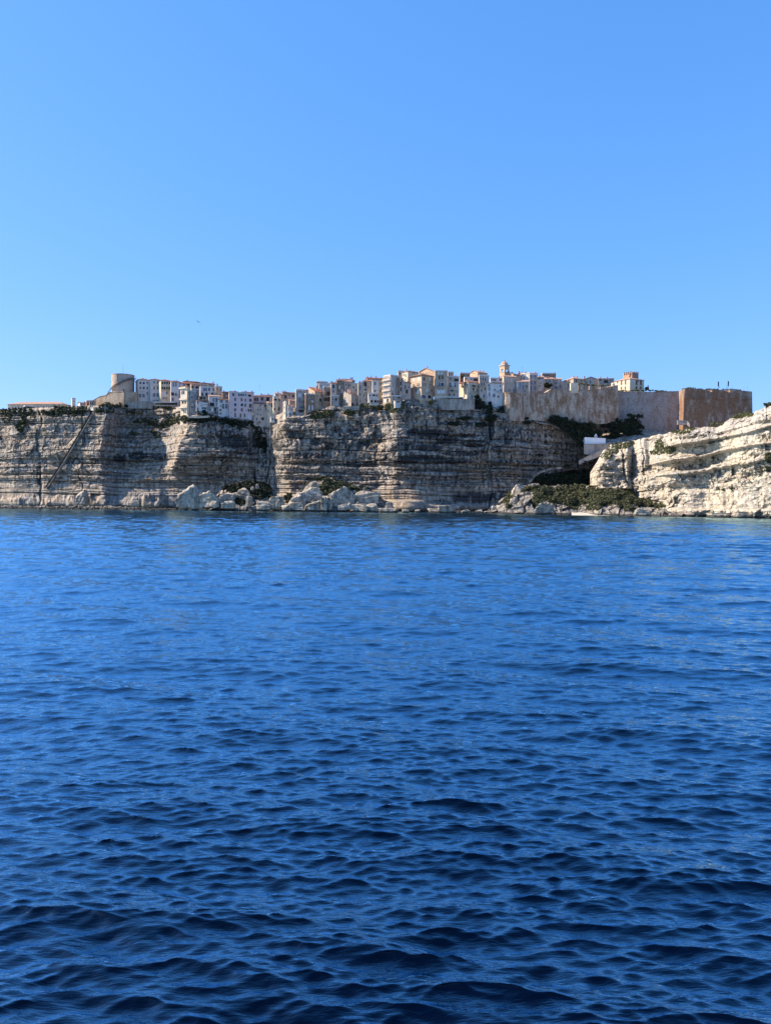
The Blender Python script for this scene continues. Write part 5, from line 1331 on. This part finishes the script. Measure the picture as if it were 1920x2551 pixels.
sl = MB(); a = atv(zx('Z2',165),zy('Z2',865),d0+5) - bw.location; b = atv(zx('Z2',258),zy('Z2',842),d0+3) - bw.location
sl.box(a.x, a.y - 1.3, a.z, b.x, a.y + 1, b.z); sl.build('gun_slit', M['void'], bw)
wall_run('garden_wall', 'low grey garden wall below the apartment block', 'Z2', [(540,848,900,d0-4),(800,838,900,d0-4.5),(1060,845,900,d0-4)], W['stone'], .8)
wall_run('quay_wall', 'small cream wall corner beside the path under the battery', 'C1', [(1075,662,684,td('C1',1060)+1),(1140,668,690,td('C1',1140)-1),(1200,660,682,td('C1',1210)+2)], W['cream'], .5, found=.5)

# pavilion terraces
def pavilion(zone, label, x0, x1, yroof, yfloor, depth, n, light=True, deep=4.0):
    a = atv(zx(zone, x0), zy(zone, yfloor), depth); b = atv(zx(zone, x1), zy(zone, yroof), depth)
    root = empty('terrace_pavilion', a); L = b.x - a.x; h = b.z - a.z
    MB_ = MB(); MB_.box(0, 0, -.3, L, deep, 0); MB_.build('floor', M['slab'], root)
    for i in range(n):
        r = MB(); u0, u1 = L * i / n + .06, L * (i + 1) / n - .06
        r.hexa([(u0, -.6, h - .1), (u1, -.6, h - .1), (u1, deep, h + .35), (u0, deep, h + .35)], [(u0, -.6, h), (u1, -.6, h), (u1, deep, h + .45), (u0, deep, h + .45)])
        r.box(u0, -.62, h - .42, u1, -.605, h - .02)
        r.build('awning', M['awning'] if light else M['shut_n'], root)
    for i in range(n + 1):
        p = MB(); u = L * i / n; p.box(u - .07, -.3, 0.004, u + .07, -.16, h - .12); p.build('post', M['iron'], root)
    k = MB(); k.box(0, deep - .2, 0.004, L, deep, h + .3); k.build('back_wall', W['dark'], root)
    rl = MB()
    for z in (.5, 1.0): rl.bar((0, -.25, z), (L, -.25, z), .06)
    rl.build('railing', M['iron'], root)
    for i in range(n * 2):
        t = MB(); u = L * (i + .5) / (n * 2)
        t.lathe([(.25, .005), (.05, .06), (.05, .70), (.42, .72), (.42, .76)], 10, u, 1.2); t.build('table', M['slab'], root)
    tag(root, label, 'pavilion')
pavilion('Z2','open restaurant pavilion with white awning roofs below the white apartments',1085,1500,845,900,td('Z2',1300)+2,3)
pavilion('Z6','dark restaurant terrace with white-edged awnings on the retaining wall',330,870,748,790,td('Z6',600)-1.5,5)
dr = td('Z6', 700) - 3
wall_run('retaining_wall','grey stone retaining wall under the restaurant terrace','Z6',[(340,795,900,dr+1),(520,790,905,dr-.5),(760,790,905,dr-.3),(1075,792,900,dr+1.5)],W['stone'],3,.04,found=3)
wall_run('terrace_wall','thin pale terrace wall under the stepped white houses','Z3',[(295,962,980,td('Z3',400)-4),(500,968,985,td('Z3',520)-4),(700,958,975,td('Z3',700)-3)],W['cream'],.8,found=.3)
wall_run('terrace_wall','long low terrace wall on the rim below the grey stone house','Z5',[(90,938,960,td('Z5',100)-3),(250,932,960,td('Z5',250)-3),(420,915,950,td('Z5',400)-2)],W['stone'],.8,found=1.5)

# ------------------------------------------------------------------ bell tower
def bell_tower():
    D = float(top_depth(zx('Z7', 290))) + 20
    beta = R(45)
    c = atv(zx('Z7', 290), zy('Z7', 290), D)
    half = (385 - 195) / 2 / 7.568 * D / FPX       # half of the visible diagonal
    s = half * 2 / (2 * math.cos(beta)) / 1.0       # side length
    s = half / math.cos(R(45)) * 0.93
    zb = float(z_at(zx('Z7', 290), zy('Z7', 620), D)); z1 = c.z
    root = empty('bell_tower', (c.x, D + half, zb)); root.rotation_euler = (0, 0, R(45) - math.atan2(c.x, c.y))
    h = z1 - zb; hs_ = s / 2
    zz = lambda y: float(z_at(zx('Z7', 290), zy('Z7', y), D)) - zb
    w0, w1 = zz(418), zz(358)
    b = MB()
    holes = [(hs_ - .22 * s, hs_ + .22 * s, w0, w1)]
    for (p, u, inn) in (((-hs_, -hs_), (1, 0), (0, 1)), ((hs_, -hs_), (0, 1), (-1, 0)), ((hs_, hs_), (-1, 0), (0, -1)), ((-hs_, hs_), (0, -1), (1, 0))):
        holed_wall(b, p, u, s, 0, h, holes, inn, .5)
    b.build('shaft', W['orange'], root)
    for y, e, t in ((295, .55, .5), (318, .22, .3), (425, .2, .3), (500, .2, .3)):
        k = MB(); z = zz(y); q = hs_ + e; k.box(-q, -q, z, q, q, z + t); k.build('cornice', M['stonetrim'], root)
    bl = MB(); bl.lathe([(.75, w0 + .5), (.7, w0 + .7), (.5, w0 + 1.3), (.35, w0 + 1.6), (.1, w0 + 1.75)], 16); bl.build('bell', M['iron'], root)
    d = MB(); z = zz(285); r = hs_ * 1.08; hd = zz(205) - zz(285)
    d.lathe([(r, z + .1), (r * .98, z + hd * .3), (r * .86, z + hd * .55), (r * .62, z + hd * .8), (r * .3, z + hd * .96), (.25, z + hd)], 8)
    do = d.build('dome', T_PALE, root)
    f = MB(); f.lathe([(.3, z + hd - .1), (.18, z + hd + .8), (.04, zz(180))], 8); f.bar((-.4, 0, zz(185)), (.4, 0, zz(185)), .08); f.build('finial', M['iron'], do)
    for yw in (R(0), R(-90)):
        oc = MB(); oc.lathe([(.5, -.1), (.5, .25), (.3, .3)], 12); q = oc.build('oculus', M['stonetrim'], do)
        q.rotation_euler = (R(90), 0, yw); dv = Vector((math.sin(yw), -math.cos(yw), 0)); q.location = dv * r * .84 + Vector((0, 0, z + hd * .4))
    tag(root, 'square orange-stone bell tower with an eight-sided dome', 'bell tower')
bell_tower()

# ------------------------------------------------------------------ ramparts
dz7 = td('Z7', 310)
arc = [(150,905,1010,dz7+8),(180,850,1080,dz7+4.5),(215,826,1100,dz7+2),(260,822,1150,dz7-.4),(308,822,1180,dz7-2),(380,824,1200,dz7-2.6),(460,828,1215,dz7-2.4),(540,834,1215,dz7-1.2),(610,840,1215,dz7+1),(640,842,1210,dz7+3)]
wall_run('round_bastion','rounded buff bastion below the plain beige house','Z7',arc,W['rampart'],6,.05,'bastion',found=5)
d5 = dz7 + 4
ram = wall_run('rampart','long stained rampart wall with stepped parapet above the main cliff','C5',
    [(208,470,690,d5),(440,470,715,d5+3),(520,418,730,d5+4),(820,440,752,d5+8),(1060,420,750,d5+11),(1160,400,742,d5+12.5),(1285,372,700,d5+14),(1290,372,690,d5+24)],W['rampart'],7,.045,found=4)
def merlon(parent, zone, x0, x1, y0, y1, depth, mat, thick=2.2, name='merlon'):
    a = atv(zx(zone, x0), zy(zone, y1), depth) - parent.location; b = atv(zx(zone, x1), zy(zone, y0), depth) - parent.location
    m = MB(); m.hexa([(a.x, a.y, a.z - 1), (b.x, a.y, a.z - 1), (b.x, a.y + thick, a.z - 1), (a.x, a.y + thick, a.z - 1)], [(a.x + .1, a.y + .1, b.z), (b.x - .1, a.y + .1, b.z), (b.x - .1, a.y + thick, b.z + .1), (a.x + .1, a.y + thick, b.z + .1)])
    m.build(name, mat, parent)
dm = d5 + 9
for x0, x1, y0, y1 in ((262,372,446,545),(430,525,455,545),(605,706,462,545),(722,850,468,545)):
    merlon(ram, 'Z8', x0, x1, y0, y1, dm + (x0 - 262) / 590 * 5, W['rampart'])
merlon(ram, 'Z8', 135, 256, 408, 545, dm - 2, W['cream'], 3)
def turf(parent, zone, pts, depth, seed, name='turf', w=5.0):
    """grassy crest: soft leaf tufts over a low soil bank"""
    P = [atv(zx(zone, x), zy(zone, y), depth + dd) for x, y, dd in pts]
    cs = []
    rs = np.random.RandomState(seed)
    for a, b in zip(P[:-1], P[1:]):
        n = max(4, int((b - a).length * 3.0))
        for t in rs.rand(n):
            q = a.lerp(b, t); cs.append((q.x + rs.normal() * .2, q.y + rs.uniform(.3, w), q.z + rs.normal() * .12))
    co = leaves(cs, rs.uniform(.4, .75, len(cs)), 26, .22, seed) - np.array(parent.location[:])
    tag(link(name, soup_mesh(name, co, 4), M['turf'], parent), kind='stuff')
turf(ram, 'Z8', [(250,420,0),(320,408,0),(400,418,1),(450,440,1)], dm + 3, 51)
turf(ram, 'Z8', [(430,432,2),(500,428,2),(570,440,2)], dm + 3, 52)
turf(ram, 'Z8', [(600,448,3),(700,438,3),(780,445,4),(850,462,4)], dm + 3, 53)
def turret():
    D = d5 + 14; a = atv(zx('Z8', 817), zy('Z8', 470), D); r = 30 / 6.404 * D / FPX
    root = empty('watch_turret', (a.x, a.y + r, a.z)); h = float(z_at(zx('Z8', 817), zy('Z8', 420), D)) - a.z
    b = MB(); b.lathe([(r * .9, -1), (r * .92, h * .8), (r * 1.05, h * .85), (r * 1.05, h)], 20); b.build('drum', W['cream'], root)
    c = MB(); c.lathe([(r * 1.0, h), (r * .7, h + .6), (r * .2, h + .95), (.05, h + 1.1)], 20); c.build('cap', W['cream'], root)
    tag(root, 'small round pale watch turret on the corner of the rampart', 'turret')
turret()
d9 = d5 + 16
cur = wall_run('curtain_wall','shaded grey curtain wall between the rampart and the big bastion','C6',[(-285,440,700,d9+7),(0,447,690,d9+8),(300,450,720,d9+9),(600,440,760,d9+9),(640,440,760,d9+6)],W['curtain'],8,.03,found=14)
turf(cur, 'Z8', [(885,530,0),(1100,524,0),(1200,516,0),(1400,520,0),(1665,530,0)], d9 + 8, 54)
turf(cur, 'Z9', [(-10,430,0),(60,436,0),(150,445,0),(300,448,0)], d9 + 9, 55)
bas = wall_run('bastion','big rust-stained bastion with gun embrasures at the right end of the walls','Z9',
    [(296,450,760,d9+12),(384,400,1010,d9-4),(560,408,1020,d9-2),(668,412,1010,d9-1),(790,456,1000,d9),(795,425,1000,d9),(925,420,960,d9+1),(1058,462,950,d9+2),(1062,424,950,d9+2),(1230,432,900,d9+3),(1378,446,880,d9+5),(1384,450,880,d9+30)],W['bastion'],9,.035,'bastion',coping=False,found=9)
merlon(bas, 'Z9', 670, 792, 418, 462, d9 + 3.5, W['cream'], 2, 'embrasure_cheek')
merlon(bas, 'Z9', 930, 1058, 418, 468, d9 + 5, W['cream'], 2, 'embrasure_cheek')
turf(bas, 'Z9', [(385,398,0),(440,386,0),(560,390,0),(640,406,0),(665,420,0)], d9 - 1, 56, w=6)
turf(bas, 'Z9', [(690,412,0),(760,404,0),(850,405,0),(920,412,0)], d9 + 3, 57, w=6)
turf(bas, 'Z9', [(940,420,0),(1000,408,0),(1120,412,0),(1220,420,0),(1300,450,0),(1380,455,0)], d9 + 4, 58, w=6)
bnd = MB()
for x0, y0, x1, y1 in ((400,545,1130,545),(1130,548,1375,560)):
    a = atv(zx('Z9', x0), zy('Z9', y0), d9 - 4.5 if x0 < 500 else d9 - .5) - bas.location; b = atv(zx('Z9', x1), zy('Z9', y1), d9 - .3 if x0 < 500 else d9 + 3.6) - bas.location
    bnd.bar(a, b, 1.0, .3)
bnd.build('string_course', W['bastion'], bas)
wall_run('outwork_wall','low shaded outwork wall at the foot of the big bastion','Z9',[(280,880,915,d9-6),(420,885,920,d9-7),(460,930,950,d9-8)],W['curtain'],2,found=1)
# floodlight masts on the bastion
for x, yb, yt, lab in ((884,392,300,'left mast with a dark lamp panel on the big bastion'),(1031,385,293,'right mast with a dark lamp panel on the big bastion')):
    a = atv(zx('Z9', x), zy('Z9', yb + 15), d9 + 8); t = atv(zx('Z9', x), zy('Z9', yt), d9 + 8)
    root = empty('lamp_mast', a); h = t.z - a.z
    m = MB(); m.bar((0, 0, 0), (0, 0, h), .13); m.build('pole', M['iron'], root)
    p = MB(); p.box(-.42, -.12, h * .35, .42, -.07, h); p.box(-.3, -.15, h * .3, .3, -.121, h * .34); p.build('lamp_panel', M['iron'], root)
    p = MB(); p.bar((0, 0, h * .2), (1.0 if x < 900 else -1.0, 0, h * .2), .1); p.bar((1.0 if x < 900 else -1.0, 0, 0), (1.0 if x < 900 else -1.0, 0, h * .45), .1); p.build('bracket', M['iron'], root)
    tag(root, lab, 'mast')
for x, yb, yt, lab in ((1086,400,350,'thin pole right of the lamp masts on the bastion'),(1262,440,365,'thin pole left of two near the right end of the bastion'),(1320,448,360,'thin pole nearest the right end of the bastion')):
    a = atv(zx('Z9', x), zy('Z9', yb + 12), d9 + 9); t = atv(zx('Z9', x), zy('Z9', yt), d9 + 9)
    m = MB(); m.bar((0, 0, 0), (0, 0, t.z - a.z), .06); m.bar((-.2, 0, t.z - a.z - .3), (.2, 0, t.z - a.z - .3), .04)
    o_ = m.build('flag_pole', M['iron'], None, a); tag(o_, lab, 'pole')
# roof aerials
def aerial(zone, x, yb, yt, off, lab):
    D = td(zone, x) + off; a = atv(zx(zone, x), zy(zone, yb), D); t = atv(zx(zone, x), zy(zone, yt), D); h = t.z - a.z
    root = empty('aerial', a); m = MB(); m.bar((0, 0, 0), (0, 0, h), .07); m.build('pole', M['iron'], root)
    c = MB(); c.bar((-.9, 0, h - .1), (.9, 0, h - .1), .05)
    for i in range(6): c.bar((-.8 + i * .32, -.35, h - .1), (-.8 + i * .32, .35, h - .1), .035)
    c.build('crossbar', M['iron'], root); tag(root, lab, 'aerial')
aerial('Z7', 612, 480, 345, 28, 'television aerial on a tall pole right of the bell tower')
aerial('Z3', 1637, 480, 372, 30, 'thin aerial on the skyline roofs right of the pink building')
aerial('Z5', 640, 420, 330, 26, 'aerial above the red roofs behind the white tower house')
# battlements of the lookout tower
mrl = MB()
base = tw.location
for k in range(4):
    x = 1118 + k * 27
    a = atv(zx('Z8', x), zy('Z8', 252), td('Z8', 1112) + 30 + k * .35) - base; b = atv(zx('Z8', x + 17), zy('Z8', 228), td('Z8', 1112) + 30 + k * .35) - base
    m = MB(); m.box(a.x, a.y, a.z, b.x, a.y + .8, b.z); m.build('merlon', W['brick'], tw)
for k in range(4):
    x = 985 + k * 33
    a = atv(zx('Z8', x), zy('Z8', 262 - k * 6), td('Z8', 1112) + 32 - k * .5) - base; b = atv(zx('Z8', x + 20), zy('Z8', 240 - k * 5), td('Z8', 1112) + 32 - k * .5) - base
    m = MB(); m.box(a.x, a.y, a.z - 1, b.x, a.y + .8, b.z); m.build('merlon', W['brick'], tw)

# ------------------------------------------------------------------ chapel, hut and path walls
def chapel():
    D = 512.0
    a = atv(zx('C5', 912), zy('C5', 1046), D); b = atv(zx('C5', 1158), zy('C5', 972), D)
    root = empty('chapel', (a.x, D, a.z - 1.0)); L = b.x - a.x; h = b.z - a.z + 1.0
    m = MB(); m.hexa([(0, 0, 0), (L, 2, 0), (L, 7, 0), (0, 6, 0)], [(0, 0, h), (L, 2, h - .4), (L, 7, h - .4), (0, 6, h)]); m.build('wall', M['whitewash'], root)
    r = MB(); r.hexa([(-.15, -.15, h + .005), (L + .15, 1.85, h - .395), (L + .15, 6.9, h - .395), (-.15, 5.9, h + .005)], [(-.15, -.15, h + .15), (L + .15, 1.85, h - .25), (L + .15, 6.9, h - .25), (-.15, 5.9, h + .15)]); r.build('roof', M['whitewash'], root)
    cx = atv(zx('C5', 1033), zy('C5', 980), D + 2).x - a.x
    bc = MB(); z = h - .3; w = 1.6
    bc.box(cx - w/2, 1.4, z, cx - w/2 + .4, 2.2, z + 1.7); bc.box(cx + w/2 - .4, 1.4, z, cx + w/2, 2.2, z + 1.7); bc.box(cx - w/2, 1.4, z, cx + w/2, 2.2, z + .5)
    bc.hexa([(cx - w/2, 1.4, z + 1.7), (cx + w/2, 1.4, z + 1.7), (cx + w/2, 2.2, z + 1.7), (cx - w/2, 2.2, z + 1.7)], [(cx - .12, 1.4, z + 2.9), (cx + .12, 1.4, z + 2.9), (cx + .12, 2.2, z + 2.9), (cx - .12, 2.2, z + 2.9)])
    bo = bc.build('bell_cote', M['whitewash'], root)
    bl = MB(); bl.lathe([(.3, z + .75), (.25, z + .95), (.12, z + 1.3)], 10, cx, 1.8); bl.build('bell', M['iron'], bo)
    tag(root, 'small whitewashed chapel with a bell cote in the dark hollow', 'chapel')
    wall_run('chapel_terrace_wall','rough grey stone wall under the white chapel','C5',[(900,1048,1110,511),(1000,1050,1120,510),(1160,1046,1110,512),(1210,1030,1100,515)],W['stone'],4,.08,found=3)
chapel()
wall_run('path_wall','pale sloping stair wall going down from the chapel','C5',[(840,1240,1262,508),(930,1195,1232,507),(1010,1160,1200,507),(1090,1120,1165,508)],W['grey'],1.2,found=1)
wall_run('path_wall','pale stepped ramp wall along the lip above the dark cave','C5',[(272,1470,1492,505),(330,1400,1424,506),(400,1352,1376,507),(520,1318,1340,508),(640,1306,1326,508)],M['cliff'],1.0,found=.2,coping=False)
H('Z7','small stone hut with a dark doorway on the rampart',1012,1062,1152,742,855,1.5,38,'cream','m',[(1086,808,36,70,'o')],tile='p',pitch=8,name='stone_hut',cat='hut',deep=4)
wall_run('hedge_wall','dark brown garden wall left of the stone hut','Z7',[(900,795,850,dz7+9),(1020,800,850,dz7+9)],W['brick'],.6)

# ------------------------------------------------------------------ single trees and shrubs
def tree(zone, x, y0, y1, w, off, label, seed, mat='leaf_dark', name='tree', cat='tree', slim=False, absd=None):
    D = absd if absd is not None else td(zone, x) + off
    b = atv(zx(zone, x), zy(zone, y1), D); t = atv(zx(zone, x), zy(zone, y0), D)
    h = t.z - b.z; r = w / 2 / ZN[zone][2] * D / FPX
    root = empty(name, (b.x, D, b.z - .3))
    rs = np.random.RandomState(seed)
    tk = MB(); tr = .09 * r + .08
    tk.bar((0, 0, 0), (.1 * r, 0, h * .45), tr * 2); 
    for k in range(5):
        a = 6.28 * k / 5 + rs.rand(); tk.bar((.1 * r, 0, h * .3 + .05 * k * h), (r * .55 * math.cos(a), r * .55 * math.sin(a), h * (.55 + .1 * rs.rand())), tr)
    tk.build('trunk', plain('bark', (0.09, 0.07, 0.055), .9), root)
    n = 46 if not slim else 30
    cs, rr = [], []
    for i in range(n):
        d = rs.normal(size=3); d /= np.linalg.norm(d); q = rs.rand() ** .4
        if slim:
            zz = h * (.12 + .86 * rs.rand()); ww = r * .75 * (1 - (zz / h) ** 2.2)
            cs.append((d[0] * ww * q, d[1] * ww * q, zz)); rr.append(r * .38)
        else:
            cs.append((d[0] * r * .78 * q, d[1] * r * .78 * q, h * .60 + d[2] * h * .33 * q)); rr.append(min(r, h / 2) * rs.uniform(.2, .36))
    co = leaves(cs, rr, 60, .2 if r > 1.5 else .14, seed)
    link('crown', soup_mesh('crown', co, 4), M[mat], root)
    tag(root, label, cat)
tree('Z7', 1100, 610, 745, 225, 9, 'wide dark round tree on the rampart, left of two', 71)
tree('Z7', 1445, 612, 755, 170, 9, 'dark round tree on the rampart, right of two', 72)
tree('Z7', 922, 678, 795, 58, 7, 'slim dark cypress beside the blue-shuttered house', 73, slim=True, name='cypress')
tree('Z6', 1118, 690, 800, 130, -2, 'round black-green tree at the end of the restaurant terrace', 74)
tree('Z5', 790, 880, 1030, 150, -5, 'large dark green bush on the slope under the yellow house', 75, 'leaf', name='bush', cat='bush')
tree('Z5', 690, 890, 1000, 110, -5, 'dark green bush left of the large one under the yellow house', 76, 'leaf', name='bush', cat='bush')
tree('Z5', 205, 960, 1100, 110, -6, 'dark bush hanging below the low terrace wall', 77, 'leaf', name='bush', cat='bush')
tree('Z8', 1345, 462, 530, 95, 22, 'low dark bush right of the ochre manor', 78, name='bush', cat='bush')
tree('Z8', 1368, 436, 500, 24, 24, 'small pointed conifer tip right of the ochre manor', 79, slim=True, name='conifer')
tree('Z6', 245, 790, 900, 130, -3, 'grey-green bush at the left end of the retaining wall', 80, 'leaf_olive', name='bush', cat='bush')
tree('Z2', 560, 870, 960, 90, -2, 'dark round bush under the corner of the battery wall', 81, name='bush', cat='bush')
tree('C5', 700, 1270, 1310, 90, 0, 'low dark bush on the ledge above the cave', 82, name='bush', cat='bush', absd=506)
tree('C5', 330, 1280, 1306, 90, 0, 'flat dark bush on the cliff ledge below the rampart', 83, name='bush', cat='bush', absd=500)
tree('C5', 390, 1150, 1190, 130, 0, 'wide dark bush on the upper ledge of the main cliff', 84, name='bush', cat='bush', absd=501)
tree('C5', 930, 1230, 1265, 180, 0, 'dark scrubby bush on the lip above the cave', 85, name='bush', cat='bush', absd=507)

# ------------------------------------------------------------------ the gull
def gull():
    p = atv(493, 801, 150)
    root = empty('gull', p)
    b = MB()
    b.lathe([(.01, -.26), (.05, -.2), (.085, -.05), (.075, .08), (.045, .18), (.05, .22), (.03, .27), (.008, .33)], 10)
    bo = b.build('body', plain('gull_plumage', (0.10, 0.11, 0.13), .7), root); bo.rotation_euler = (R(90), 0, R(40))
    for s in (-1, 1):
        w = MB(); pr = None
        for i in range(7):
            t = i / 6; x = s * .62 * t; z = .16 * math.sin(t * 2.2) - .1 * t; c = .12 * (1 - t) ** .6 + .01; y = .1 * t * t
            cur = [(x, y - c, z), (x, y + c, z), (x, y + c * .8, z + .012), (x, y - c * .8, z + .012)]
            if pr:
                j = len(w.v); w.v += pr + cur; w.f += [(j+k, j+(k+1) % 4, j+4+(k+1) % 4, j+4+k) for k in range(4)]
            pr = cur
        wo_ = w.build('wing', plain('gull_wing', (0.12, 0.13, 0.15), .7), root); wo_.rotation_euler = (R(0), R(32), R(20))
    tag(root, 'single gull flying in the empty sky above the water tower houses', 'bird')
gull()
